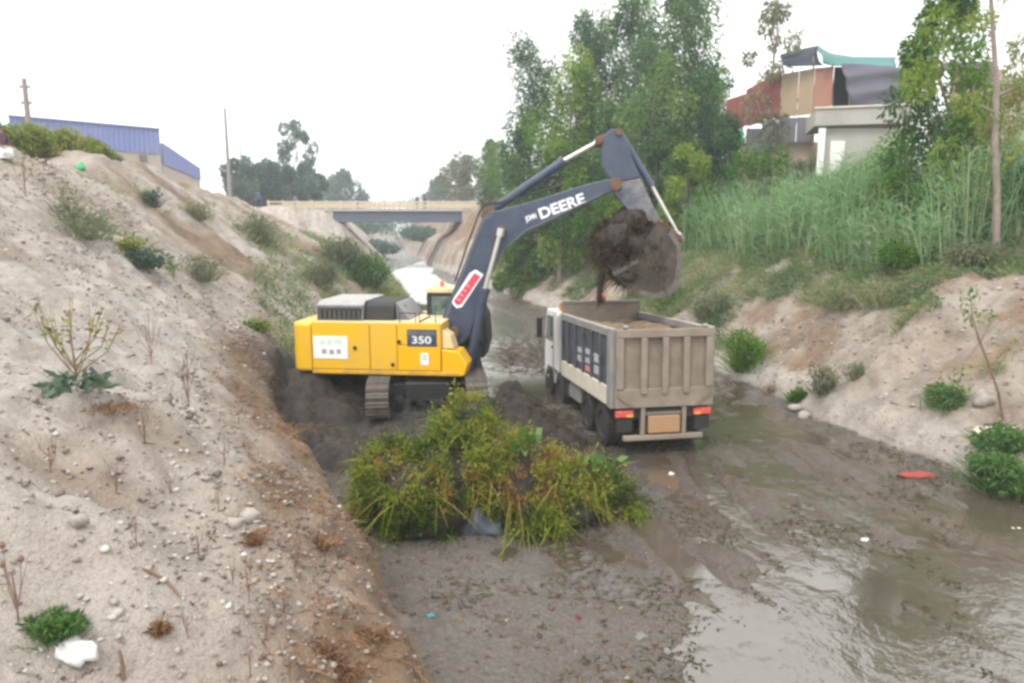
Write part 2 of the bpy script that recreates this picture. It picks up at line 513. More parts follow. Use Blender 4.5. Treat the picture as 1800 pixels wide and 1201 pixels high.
def lamp_mat(name, col):
    m, nt, N, L, b = new_mat(name)
    n = noise_tex(nt, 14, 3)
    L.new(mixc(nt, ramp(nt, n, [(.4, 0.0), (.75, .5)]), col, (.45, .30, .22)), b.inputs['Base Color'])
    b.inputs['Roughness'].default_value = .25
    return m
M['red_lens'] = lamp_mat('red lens', (.62, .05, .04))
M['amber_lens'] = lamp_mat('amber lens', (.75, .33, .02))
M['orange_lens'] = lamp_mat('orange lens', (.8, .14, .02))

# soil: attributes paint what the ground is made of
def soil_mat():
    m, nt, N, L, b = new_mat('soil')
    def A(n):
        a = N.new('ShaderNodeAttribute'); a.attribute_name = n
        return a.outputs['Fac']
    big = noise_tex(nt, .35, 4, .6)
    mid = noise_tex(nt, 2.2, 5, .65)
    fin = noise_tex(nt, 14, 5, .7)
    spk = noise_tex(nt, 45, 3, .6)
    pale = mixc(nt, ramp(nt, big, [(.38, 0.0), (.62, 1.0)]), (.415, .382, .348), (.43, .374, .312))
    pale = mixc(nt, ramp(nt, mid, [(.42, 0.0), (.64, .85)]), pale, (.245, .205, .175))
    pale = mixc(nt, ramp(nt, fin, [(.52, 0.0), (.70, .6)]), pale, (.17, .145, .13))
    pale = mixc(nt, ramp(nt, spk, [(.58, 0.0), (.68, .55)]), pale, (.66, .62, .57))
    cob = noise_tex(nt, 24, 4, .75)
    gcol = ramp(nt, cob, [(.34, (.16, .12, .10)), (.44, (.33, .27, .23)), (.52, (.43, .39, .35)), (.60, (.30, .20, .14)), (.68, (.58, .55, .52))])
    pale = mixc(nt, math_n(nt, 'MULTIPLY', A('gravel'), .6), pale, gcol)
    brn = mixc(nt, ramp(nt, mid, [(.35, 0.0), (.65, 1.0)]), (.215, .122, .054), (.10, .064, .037))
    brn = mixc(nt, ramp(nt, fin, [(.5, 0.0), (.7, .6)]), brn, (.30, .205, .11))
    c = mixc(nt, A('brown'), pale, brn)
    st = noise_tex(nt, 1.0, 5, .65, 'Object', ((2.6, .35, 1), R(-12)))
    st2 = noise_tex(nt, 6, 4, .7)
    mud = mixc(nt, ramp(nt, st, [(.38, 0.0), (.6, 1.0)]), (.072, .046, .029), (.105, .083, .068))
    mud = mixc(nt, ramp(nt, mid, [(.5, 0.0), (.7, .7)]), mud, (.072, .062, .026))
    mud = mixc(nt, ramp(nt, st2, [(.52, 0.0), (.68, .65)]), mud, (.045, .036, .03))
    mud = mixc(nt, ramp(nt, spk, [(.60, 0.0), (.70, .4)]), mud, (.26, .235, .21))
    mud = mixc(nt, math_n(nt, 'MULTIPLY', A('gravel'), .7), mud, mixc(nt, ramp(nt, fin, [(.4, 0.0), (.62, 1.0)]), (.18, .165, .15), (.10, .08, .066)))
    c = mixc(nt, A('bed'), c, mud)
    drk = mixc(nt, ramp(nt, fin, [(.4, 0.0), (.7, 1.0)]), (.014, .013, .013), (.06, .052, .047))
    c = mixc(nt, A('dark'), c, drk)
    L.new(c, b.inputs['Base Color'])
    wet = ramp(nt, st, [(.40, .30), (.58, .10)])
    wetf = N.new('ShaderNodeMixRGB'); L.new(A('bed'), wetf.inputs[0]); wetf.inputs[1].default_value = (.92, .92, .92, 1); L.new(wet, wetf.inputs[2])
    L.new(wetf.outputs[0], b.inputs['Roughness'])
    b.inputs['IOR'].default_value = 1.8
    fin2 = noise_tex(nt, 9, 5, .75)
    hsum = math_n(nt, 'ADD', math_n(nt, 'MULTIPLY', mid, 1.2), math_n(nt, 'ADD', math_n(nt, 'MULTIPLY', fin2, 1.6), math_n(nt, 'ADD', fin, math_n(nt, 'MULTIPLY', spk, .35))))
    bump_n(nt, b, hsum, .8, .07)
    return m
M['soil'] = soil_mat()

def water_mat():
    m, nt, N, L, b = new_mat('brown water')
    n = noise_tex(nt, .9, 4, .6)
    fa = N.new('ShaderNodeAttribute'); fa.attribute_name = 'foam_sheen'
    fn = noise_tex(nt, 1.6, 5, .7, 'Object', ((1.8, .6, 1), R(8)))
    ff = math_n(nt, 'MULTIPLY', fa.outputs['Fac'], ramp(nt, fn, [(.36, .25), (.52, 1.0)]))  # pale colour painted in for bright sky sheen as well as foam
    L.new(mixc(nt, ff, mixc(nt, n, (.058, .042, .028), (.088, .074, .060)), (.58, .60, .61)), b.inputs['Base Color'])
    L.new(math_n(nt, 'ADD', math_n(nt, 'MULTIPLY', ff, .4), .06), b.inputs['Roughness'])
    b.inputs['IOR'].default_value = 2.3
    r1 = noise_tex(nt, 3.2, 3, .6, 'Object', ((1.5, .8, 1), R(20)))
    r2 = noise_tex(nt, 11, 3, .6)
    r3 = ramp(nt, noise_tex(nt, .55, 3), [(.44, .12), (.60, 1.0)])
    h = math_n(nt, 'MULTIPLY', math_n(nt, 'ADD', r1, math_n(nt, 'MULTIPLY', r2, .4)), r3)
    bump_n(nt, b, h, .3, .07)
    return m
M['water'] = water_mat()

# foliage palettes (albedo)
M['leaf_tree'] = leafmat('eucalyptus leaves', [(.030, .085, .040), (.065, .155, .060), (.115, .225, .065), (.19, .29, .065)], .45)
M['leaf_bright'] = leafmat('bright willow leaves', [(.022, .08, .018), (.06, .16, .022), (.12, .26, .03), (.24, .33, .04)], .45)
M['leaf_far'] = leafmat('far leaves with painted haze', [(.045, .10, .08), (.08, .155, .115), (.13, .21, .14)])  # paler, bluer tones paint distance haze into the leaf colour
M['leaf_shrub'] = leafmat('grey green shrub leaves', [(.11, .13, .075), (.19, .215, .12), (.28, .28, .17)], .4)
M['leaf_hedge'] = leafmat('yellow green hedge leaves', [(.06, .11, .025), (.15, .22, .035), (.28, .33, .06), (.28, .23, .07)])
M['leaf_reed'] = leafmat('reed leaves', [(.08, .19, .07), (.17, .32, .13), (.28, .43, .21), (.46, .52, .32)], .5)
M['leaf_green'] = leafmat('fresh green leaves', [(.045, .12, .03), (.10, .20, .05), (.17, .28, .09)])
M['leaf_teal'] = leafmat('blue green broad leaves', [(.045, .085, .06), (.09, .15, .11), (.15, .21, .13)])
M['leaf_pile'] = leafmat('uprooted weeds', [(.05, .085, .014), (.14, .20, .022), (.27, .31, .04), (.27, .19, .05), (.26, .11, .045), (.17, .08, .04)])
M['leaf_dry'] = leafmat('dry brown leaves', [(.10, .05, .03), (.22, .11, .055), (.30, .19, .10)], .15)
M['shreds'] = leafmat('torn plant shreds', [(.045, .045, .018), (.085, .08, .028), (.11, .085, .04), (.13, .075, .035)], .1)
M['grass_mix'] = leafmat('bank grass', [(.09, .165, .06), (.19, .26, .105), (.32, .33, .18), (.42, .36, .23)], .45)
M['stones'] = tintmat('stones', [(.13, .10, .085), (.29, .24, .205), (.38, .34, .305), (.54, .51, .47)])
M['litter'] = tintmat('litter', [(.05, .035, .03), (.13, .075, .045), (.24, .14, .08), (.34, .26, .17)])
def mud_mat():
    m, nt, N, L, b = new_mat('black mud')
    n = noise_tex(nt, 5, 5, .7); n2 = noise_tex(nt, 22, 4, .7)
    L.new(mixc(nt, ramp(nt, n, [(.35, 0.0), (.68, 1.0)]), (.012, .010, .010), (.050, .036, .027)), b.inputs['Base Color'])
    b.inputs['Roughness'].default_value = .62
    bump_n(nt, b, math_n(nt, 'ADD', n, n2), .8, .06)
    return m
M['mud'] = mud_mat()
M['root'] = leafmat('muddy roots', [(.018, .013, .009), (.065, .044, .025), (.15, .10, .052)], .1)

# ------------------------------------------------------------------ ground, riverbed, embankments
sv = [-1.0]
while sv[-1] < 300:
    sv.append(sv[-1] + max(.075, .0068 * sv[-1]))
sv = np.array(sv)
lv = np.concatenate([-np.geomspace(240, 15.2, 34), np.arange(-15, 26.5, .092), np.geomspace(27, 240, 34)])
SS, LL = np.meshgrid(sv, lv, indexing='ij')
GX = SS * DX + LL * DY
GY = SS * DY - LL * DX
gz, gb, gbed, gdark, ggr, gu, gv = HT(GX.ravel(), GY.ravel(), True)
GV = np.stack([GX.ravel(), GY.ravel(), gz], 1)
ns, nl_ = SS.shape
ii = (np.arange(ns - 1)[:, None] * nl_ + np.arange(nl_ - 1)[None, :]).ravel()
GF = np.stack([ii, ii + 1, ii + nl_ + 1, ii + nl_], 1)
GF = GF[:, ::-1]
lc = LL.ravel()[GF].mean(1); scn = SS.ravel()[GF].mean(1)
reg = np.where(lc < lL(scn), 0, np.where(lc > lR(scn), 2, 1))
for k, (nm, lb) in enumerate((('left_embankment', 'pale dry earth slope along the left of the channel'), ('riverbed', 'wet brown mud floor of the channel'), ('right_embankment', 'sandy bank on the right of the channel'))):
    f = GF[reg == k]
    used, inv = np.unique(f.ravel(), return_inverse=True)
    me = mesh_np(nm, GV[used], inv.reshape(-1, 4), {'brown': gb[used], 'bed': gbed[used], 'dark': gdark[used], 'gravel': ggr[used]}, True)
    tag(link(nm, me, M['soil']), kind='structure')
# water sheet
ws = np.concatenate([np.arange(-1, 30, .5), np.geomspace(30.5, 235, 60)])
wt = np.linspace(0, 1, 25)
WS, WT = np.meshgrid(ws, wt, indexing='ij')
WL = (lL(WS) - .6) * (1 - WT) + (lR(WS) + .6) * WT
WV = np.stack([WS.ravel() * DX + WL.ravel() * DY, WS.ravel() * DY - WL.ravel() * DX, np.zeros(WS.size)], 1)
wi = (np.arange(len(ws) - 1)[:, None] * 25 + np.arange(24)[None, :]).ravel()
tag(link('water', mesh_np('water', WV, np.stack([wi, wi + 1, wi + 26, wi + 25], 1)[:, ::-1], {'foam_sheen': np.clip(sst(46, 58, WS.ravel()) + .16 * sst(22, 27, WS.ravel()) + .4 * bump(WV[:, 0], WV[:, 1], .1, 27, 1.5) + .35 * bump(WV[:, 0], WV[:, 1], -.5, 33, 2), 0, 1)}, True), M['water']), kind='structure')

# ------------------------------------------------------------------ leaf and stem builders
def unit(v):
    return v / (np.linalg.norm(v, axis=-1, keepdims=True) + 1e-9)

def leaves(P, D, length, width, tint, fold=.25):
    """one bent diamond per point P, pointing along D"""
    n = len(P)
    D = unit(D)
    r = unit(np.cross(D, unit(rng.normal(size=(n, 3)))))
    nn = np.cross(r, D)
    L_ = np.broadcast_to(np.asarray(length), (n,))[:, None] * (.6 + .8 * rng.random((n, 1)))
    W_ = np.broadcast_to(np.asarray(width), (n,))[:, None] * (.7 + .6 * rng.random((n, 1)))
    m = P + D * L_ * .45
    V = np.stack([P, m + r * W_ * .5 + nn * W_ * fold, P + D * L_, m - r * W_ * .5 + nn * W_ * fold], 1).reshape(-1, 3)
    F = np.arange(4 * n).reshape(n, 4)
    return V, F, np.repeat(np.clip(tint, 0, 1), 4)

def blades(P, D, length, width, tint, droop=.5, seg=3):
    """bending strips; two faces per segment side are shared"""
    n = len(P)
    D = unit(D)
    side = unit(np.cross(D, np.array([[0, 0, 1.0]])) + 1e-4 * rng.normal(size=(n, 3)))
    ang = rng.random((n, 1)) * 6.28
    side = unit(side * np.cos(ang) + np.cross(D, side) * np.sin(ang))
    L_ = np.broadcast_to(np.asarray(length), (n,))[:, None] * (.6 + .8 * rng.random((n, 1)))
    W_ = np.broadcast_to(np.asarray(width), (n,))[:, None] * np.ones((n, 1))
    pts = []
    hor = D.copy(); hor[:, 2] = 0; hor = unit(hor + .3 * rng.normal(size=(n, 3)) * [1, 1, 0])
    for k in range(seg + 1):
        f = k / seg
        c = P + D * L_ * f * (1 - .15 * droop * f) + hor * L_ * droop * .55 * f ** 2 - np.array([0, 0, 1.0]) * L_ * droop * .6 * f ** 2.2
        w = W_ * (1 - f) ** .7 * .5 + .0015
        pts += [c - side * w, c + side * w]
    V = np.stack(pts, 1).reshape(-1, 3)
    m = 2 * (seg + 1)
    base = (np.arange(n) * m)[:, None]
    F = np.concatenate([base + np.array([[2 * k, 2 * k + 1, 2 * k + 3, 2 * k + 2]]) for k in range(seg)], 0)
    return V, F, np.repeat(np.clip(tint, 0, 1), m)

def join(parts):
    V = []; F = []; T = []; o = 0
    for v, f, t in parts:
        V.append(v); F.append(f + o); T.append(t); o += len(v)
    return np.concatenate(V), np.concatenate(F), np.concatenate(T)

def foliage(name, parts, mat, parent=None, org=(0, 0, 0)):
    V, F, T = join(parts)
    return link(name, mesh_np(name, V - np.asarray(org), F, {'tint': T}), M[mat], parent)

def sph(n):
    return unit(rng.normal(size=(n, 3)))

def cloud(c, rad, n, size, wid, tint0, hang=.4, spread=.3):
    """leaf clump: denser towards the shell, leaves pointing outwards and down"""
    d = sph(n)
    r = (.35 + .65 * rng.random((n, 1)) ** .6)
    P = np.asarray(c) + d * r * np.asarray(rad)
    D = d * .7 + rng.normal(size=(n, 3)) * .5 + np.array([0, 0, -hang])
    return leaves(P, D, size, wid, tint0 + spread * rng.normal(size=n) * .5)

def tree(name, base, h, crown, label, cat='tree', mat='leaf_tree', clumps=26, per=420, leaf=.26, lw=.09, lo=.25, trunk=.16, lean=(0, 0), hang=.5, group=None, cr=.17, seed=1, tint=.45, density_top=1.0, stems=1, limbmat='bark'):
    """trunk, limbs to every clump, and the crown of separate clumps"""
    r_ = np.random.default_rng(seed)
    base = np.asarray(base, float)
    root = empty(name, base)
    tag(root, label, cat, group)
    tb = MB()
    wob = r_.normal(size=(7, 2)) * .025 * h
    wob[0] = 0
    path = [np.array([wob[i, 0] + lean[0] * (i / 6) ** 1.3, wob[i, 1] + lean[1] * (i / 6) ** 1.3, h * .95 * i / 6 - .15 * (i == 0)]) for i in range(7)]
    tb.tube(path, [trunk * (1.25 if i == 0 else 1) * (1 - .85 * i / 6) for i in range(7)], 8)
    parts = []
    lb = tb
    for i in range(clumps):
        f = lo + (1 - lo) * (i + r_.random()) / clumps
        env = crown * (math.sin(math.pi * min(1, max(.06, (f - lo) / (1 - lo) * .86 + .12))) ** .7)
        a = i * 2.4 + r_.normal() * .5
        rr = env * (.25 + .75 * r_.random() ** .6)
        k = min(5, int(f * 6)); ff = f * 6 - k
        axis = path[k] * (1 - ff) + path[k + 1] * ff
        c = axis + np.array([math.cos(a) * rr, math.sin(a) * rr, 0])
        rad = h * cr * (.55 + .7 * r_.random()) * np.array([.75, .75, 1.0]) * (1.1 - .45 * f)
        n = int(per * (.6 + .8 * r_.random()))
        parts.append(cloud(c, rad, n, leaf, lw, tint + .30 * r_.normal(), hang))
        st = path[k] * .7 + axis * .3; st = np.array([st[0], st[1], max(st[2] - .06 * h, .05 * h)])
        mid = (st + c) / 2 + np.array([0, 0, -.02 * h])
        lb.tube([st, mid, c + np.array([0, 0, rad[2] * .5])], [trunk * .38, trunk * .24, trunk * .06], 5, False)
    lb.build('trunk', M[limbmat], root, smooth=True)
    foliage('crown', parts, mat, root)
    return root

def shrub(name, base, w, h, label, cat='shrub', mat='leaf_shrub', n=900, leaf=.09, lw=.035, group=None, blade=True, tint=.5, wy=None, stems=7):
    base = np.asarray(base, float)
    root = empty(name, base)
    tag(root, label, cat, group)
    wy = wy or w
    k = max(3, int(5 + 3 * (w + h)))
    parts = []
    sb = MB()
    for i in range(k):
        a = rng.random() * 6.28; r = math.sqrt(rng.random()) * .38
        c = np.array([math.cos(a) * w * r, math.sin(a) * wy * r, h * (.28 + .42 * rng.random())])
        c[0] += 0
        rad = np.array([w * .22, wy * .22, h * .26]) * (.7 + .6 * rng.random())
        parts.append(cloud(c, rad, n // k, leaf, lw, tint + .22 * rng.normal(), .15))
        if i < stems:
            sb.tube([(c[0] * .25, c[1] * .25, -.06), (c[0] * .6, c[1] * .6, c[2] * .55), tuple(c)], [.018 * (w + h) ** .5, .012, .005], 4, False)
    if blade:
        m = n // 5
        P = np.stack([rng.normal(size=m) * w * .16, rng.normal(size=m) * wy * .16, np.full(m, -.02)], 1)
        D = np.stack([P[:, 0] * 1.4 / w, P[:, 1] * 1.4 / wy, np.full(m, .75)], 1) + rng.normal(size=(m, 3)) * .18
        parts.append(blades(P, D, h * .85, lw * .5, tint + .3 * rng.normal(size=m), .35))
    sb.build('stem', M['stalk'], root)
    foliage('leaves', parts, mat, root)
    return root

# ------------------------------------------------------------------ bridge and the place behind it
def bridge():
    Y = 97.0
    a = at(585, 372, Y); b = at(812, 372, Y)
    ang = math.atan2(0.0, 1.0)
    x0, x1 = a[0], b[0]
    z1 = 7.95
    root = empty('road_bridge', ((x0 + x1) / 2, Y, 0))
    tag(root, 'concrete road bridge with dark girders and ochre railing crossing the channel', 'bridge')
    hw = (x1 - x0) / 2
    MB().box(-hw - 9, hw + 5.5, 0, 8, z1 - .35, z1).build('deck', M['concrete'], root, .03)
    for i, y in enumerate((.35, 2.6, 4.9, 7.1)):
        MB().prism([(y - .22, z1 - 1.75), (y + .22, z1 - 1.75), (y + .22, z1 - 1.6), (y + .06, z1 - 1.5), (y + .06, z1 - .5), (y + .22, z1 - .42), (y + .22, z1 - .352), (y - .22, z1 - .352), (y - .22, z1 - .42), (y - .06, z1 - .5), (y - .06, z1 - 1.5), (y - .22, z1 - 1.6)], -hw + .05, hw - .05, 'x').build('girder', M['girder'], root)
    # abutments with battered faces and wing walls
    MB().prism([(-hw - .02, z1 - .354), (-hw - .9, z1 - .354), (-hw - 1.2, -1), (-hw + .6, -1), (-hw + .02, z1 - 2.0)], .1, 7.9).build('abutment', M['concrete'], root, .04)
    MB().prism([(hw + .02, z1 - .354), (hw + .9, z1 - .354), (hw + 1.2, -1), (hw - .9, -1), (hw - .02, z1 - 2.0)], .1, 7.9).build('abutment', M['concrete'], root, .04)
    MB().prism([(-hw - .95, z1 - .36), (-hw - 8.8, z1 - .36), (-hw - 8.8, z1 - 2.2), (-hw - .95, z1 - 7.4)], -.25, .2).build('wing_wall', M['concrete'], root, .03)
    MB().prism([(hw + .95, z1 - .36), (hw + 5.4, z1 - .36), (hw + 5.4, z1 - 2.2), (hw + .95, z1 - 7.4)], -.25, .2).build('wing_wall', M['concrete'], root, .03)
    for y in (.25, 7.7):
        n = 17
        xs = np.linspace(-hw - 8.6, hw + 5.2, n)
        pm = None
        for i, x in enumerate(xs):
            if pm is None:
                pm = MB().box(-.14, .14, -.12, .12, 0, 1.08).mesh('railing_post')
            link('railing_post', pm, M['rail'], root, (x, y, z1))
        rm = None
        for i in range(n - 1):
            w = xs[1] - xs[0]
            if rm is None:
                rm = MB().box(.145, w - .145, -.05, .05, .78, .98).box(.145, w - .145, -.05, .05, .30, .52).mesh('railing_bar')
            link('railing_bar', rm, M['rail'] if y > 1 or i < 8 or i > 12 else M['rail'], root, (xs[i], y, z1))
    return z1
ZB = bridge()

def person(base, rot, label, top, legs, h=1.7, arm=.0, hat=None, group=None):
    root = empty('person', base, (0, 0, rot))
    tag(root, label, 'person', group)
    k = h / 1.7
    js = [(0, 0, .92), (0, 0, 1.12), (0, -.01, 1.38), (0, 0, 1.50), (0, -.02, 1.60), (0, -.02, 1.68),
          (.09, 0, .88), (.11, -.02, .48), (.11, .02, .08), (.12, -.12, .03),
          (-.09, 0, .88), (-.11, .03, .48), (-.12, .08, .08), (-.13, -.05, .03),
          (.19, 0, 1.40), (.25, .02, 1.13), (.24, -.10 - arm, .95 + arm), (.24, -.16 - arm, .88 + arm),
          (-.19, 0, 1.40), (-.25, .02, 1.13), (-.24, -.08, .92), (-.24, -.12, .84)]
    ed = [(0, 1), (1, 2), (2, 3), (3, 4), (4, 5), (0, 6), (6, 7), (7, 8), (8, 9), (0, 10), (10, 11), (11, 12), (12, 13),
          (2, 14), (14, 15), (15, 16), (16, 17), (2, 18), (18, 19), (19, 20), (20, 21)]
    rad = [.15, .14, .16, .06, .095, .07, .09, .065, .045, .04, .09, .065, .045, .04, .065, .05, .04, .035, .065, .05, .04, .035]
    me = bpy.data.meshes.new('body')
    me.from_pydata([tuple(c * k for c in p) for p in js], ed, [])
    o = bpy.data.objects.new('body_tmp', me)
    COL.objects.link(o)
    md = o.modifiers.new('skin', 'SKIN')
    for i, r in enumerate(rad):
        me.skin_vertices[0].data[i].radius = (r * k, r * k * (.75 if i < 3 else 1))
    me.skin_vertices[0].data[0].use_root = True
    o.modifiers.new('sub', 'SUBSURF').levels = 1
    dg = bpy.context.evaluated_depsgraph_get()
    bm_ = bpy.data.meshes.new_from_object(o.evaluated_get(dg))
    bpy.data.objects.remove(o)
    bm_.name = 'body'
    bm_.materials.clear()
    mt = worn('shirt', top, tuple(c * 1.2 for c in top), .3, 6, .9, 0, 0)
    ml = worn('trousers', legs, tuple(c * 1.2 for c in legs), .3, 6, .9, 0, 0)
    for m_ in (M['skin'], mt, ml): bm_.materials.append(m_)
    for p in bm_.polygons:
        c = p.center / k
        p.material_index = 0 if c.z > 1.47 or (abs(c.x) > .17 and c.z < 1.0) else (1 if c.z > .95 else 2)
        p.use_smooth = True
    link('body', bm_, None, root)
    hb = MB().lathe([(.0, .10), (.06, .085), (.095, .04), (.10, 0), (.09, -.03)], (0, .0, 1.66 * k), 'z', 10)
    if hat: hb.box(-.08, .08, -.2, -.09, 1.665 * k, 1.685 * k)
    hb.build('cap' if hat else 'hair', hat or M['black'], root, smooth=True)
    return root
g_ = 'people on the bridge'
for px, lab, tp, lg, rt in ((627, 'person in blue clothing at the bridge railing left of the channel middle', (.05, .07, .2), (.04, .05, .12), .3),
                            (733, 'person in dark brown top leaning at the bridge railing, left one of the pair', (.07, .05, .045), (.2, .13, .12), -.4),
                            (747, 'person in blue clothing at the bridge railing, right one of the pair', (.035, .06, .13), (.035, .045, .09), .1),
                            (519, 'person in violet grey clothing on the bridge approach before the grey trees', (.13, .12, .22), (.1, .1, .15), 0)):
    p = at(px, 360, 98.2)
    person((p[0], 98.2, ZB + .002), rt, lab, tp, lg, 1.75, 0, None, g_)
p = at(454, 350, 66)
person((p[0], 66, H(p[0], 66) - .02), .4, 'person in blue and dark clothing standing at the top of the left bank', (.05, .09, .2), (.03, .03, .05), 1.6)

# far end of the channel
def far_tree(px, pyb, pyt, Y, w_px, label, zb=None, mat='leaf_far', clumps=20, per=330, leaf=.5, lw=.25, lo=.12, cat='tree', group=None, seed=3, tint=.4, cr=.19, hang=.3, trunk=.2):
    b = at(px, pyb, Y); t = at(px, pyt, Y)
    zb = H(b[0], Y) - .1 if zb is None else zb
    h = t[2] - zb
    w = w_px / F_PX * Y / 2
    return tree('tree', (b[0], Y, zb), h, w, label, cat, mat, clumps, per, leaf, lw, lo, trunk, (0, 0), hang, group, cr, seed, tint)
gl = 'grey green trees left of the bridge'
far_tree(522, 350, 208, 116, 95, 'tall sparse grey green tree standing highest left of the bridge', clumps=20, per=170, leaf=.55, lw=.2, lo=.36, seed=5, group=gl, cr=.095)
far_tree(430, 350, 282, 104, 95, 'dense rounded tree just right of the tall thin pole', seed=6, group=gl, clumps=22, cr=.2)
far_tree(478, 350, 285, 108, 110, 'broad dense tree at the foot of the tall sparse tree', seed=8, group=gl, clumps=26, cr=.22)
far_tree(540, 350, 290, 112, 80, 'dense tree nearest the left bridge end', seed=9, group=gl, cr=.22)
far_tree(604, 352, 306, 175, 78, 'faded bluish tree left of the open sky gap', seed=10, leaf=.7, lw=.35, group='trees faded by haze', cr=.24)
far_tree(768, 352, 312, 185, 42, 'faded bluish narrow tree right of the open sky gap', seed=11, leaf=.7, lw=.35, group='trees faded by haze', cr=.22)
far_tree(820, 356, 276, 126, 120, 'pale green rounded tree above the right bridge end', mat='leaf_shrub', seed=12, clumps=26, cr=.22)
far_tree(868, 366, 244, 84, 60, 'dark green tree right of the pale tree over the bridge end', mat='leaf_tree', seed=13, clumps=18, cr=.15, leaf=.4, lw=.16)
for i, (px, Y, w, hh) in enumerate(((640, 150, 16, 3.6), (600, 185, 22, 7), (700, 215, 30, 9), (770, 190, 20, 6.5), (560, 210, 30, 9), (840, 210, 30, 9), (668, 125, 7, 2.4), (745, 132, 8, 2.6))):
    b = at(px, 400, Y)
    shrub('bush', (b[0], Y, H(b[0], Y) - .2), w, hh, ['low grey bush seen under the bridge, left of the water', 'wide bush under the bridge on the left far bank', 'hazy thicket closing the far end of the channel', 'hazy thicket on the far right bank under the bridge', 'hazy thicket far behind the left bridge end', 'hazy thicket far behind the right bridge end', 'small bush beside the stream left of the bridge opening', 'small bush beside the stream right in the bridge opening'][i], 'bush', 'leaf_far', 2200, .6, .3, None, False)

# poles and wires
def pole(px, pt, Y, r, label, arms, zb=None):
    t = at(px, pt, Y)
    zb = H(t[0], Y) - .3 if zb is None else zb
    root = empty('utility_pole', (t[0], Y, zb))
    tag(root, label, 'pole')
    hh = t[2] - zb
    MB().tube([(0, 0, 0), (0, 0, hh)], [r, r * .6], 8).build('shaft', M['pole'], root, smooth=True)
    for f in arms:
        MB().box(-.42, .42, -.06, .06, hh * f - .08, hh * f + .08).build('crossarm', M['pole'], root)
        for x in (-.34, .34):
            MB().lathe([(.03, 0), (.06, .05), (.05, .12), (.02, .16)], (x, 0, hh * f + .06), 'z', 8).build('insulator', M['pole'], root)
pole(42, 138, 58, .28, 'grey utility pole with brackets rising behind the blue building', (.93, .8))
pole(395, 190, 92, .27, 'tall plain pole right of the blue building', ())
pole(421, 236, 130, .2, 'thin faint pole just right of the tall plain pole', ())
for i, (pa, pb) in enumerate(((282, 288), (318, 322), (338, 341))):
    a = at(560, pa, 118); b = at(880, pb, 118)
    pts = [a + (b - a) * f + np.array([0, 0, -1.2 * math.sin(math.pi * f)]) for f in np.linspace(0, 1, 13)]
    tag(MB().tube(pts, .025, 4).build('power_line', M['wire']), ['highest faint wire across the sky gap above the bridge', 'middle faint wire across the sky gap above the bridge', 'lowest faint wire just above the bridge railing'][i], 'wire', 'wires above the bridge')

# blue warehouse on the left
def corrugated(a, b, za0, za1, zb0, zb1, pitch, depth, nrm):
    """ribbed sheet from a to b; lower and upper heights at each end"""
    n = max(2, int(np.linalg.norm(b - a) / pitch * 4))
    mb = MB()
    V = []; Fc = []
    for i in range(n + 1):
        f = i / n
        p = a + (b - a) * f + nrm * depth * (1 if i % 4 in (0, 1) else 0)
        V += [(p[0], p[1], za0 + (zb0 - za0) * f), (p[0], p[1], za1 + (zb1 - za1) * f)]
    for s_ in (0, 1):
        pass
    m = len(V)
    V2 = [(x - nrm[0] * .08, y - nrm[1] * .08, z) for x, y, z in V]
    for i in range(n):
        Fc.append((2 * i, 2 * i + 2, 2 * i + 3, 2 * i + 1))
        Fc.append((m + 2 * i, m + 2 * i + 1, m + 2 * i + 3, m + 2 * i + 2))
        Fc.append((2 * i + 1, 2 * i + 3, m + 2 * i + 3, m + 2 * i + 1))
        Fc.append((2 * i, m + 2 * i, m + 2 * i + 2, 2 * i + 2))
    Fc.append((0, 1, m + 1, m)); Fc.append((2 * n, m + 2 * n, m + 2 * n + 1, 2 * n + 1))
    return mb.add(V + V2, Fc)

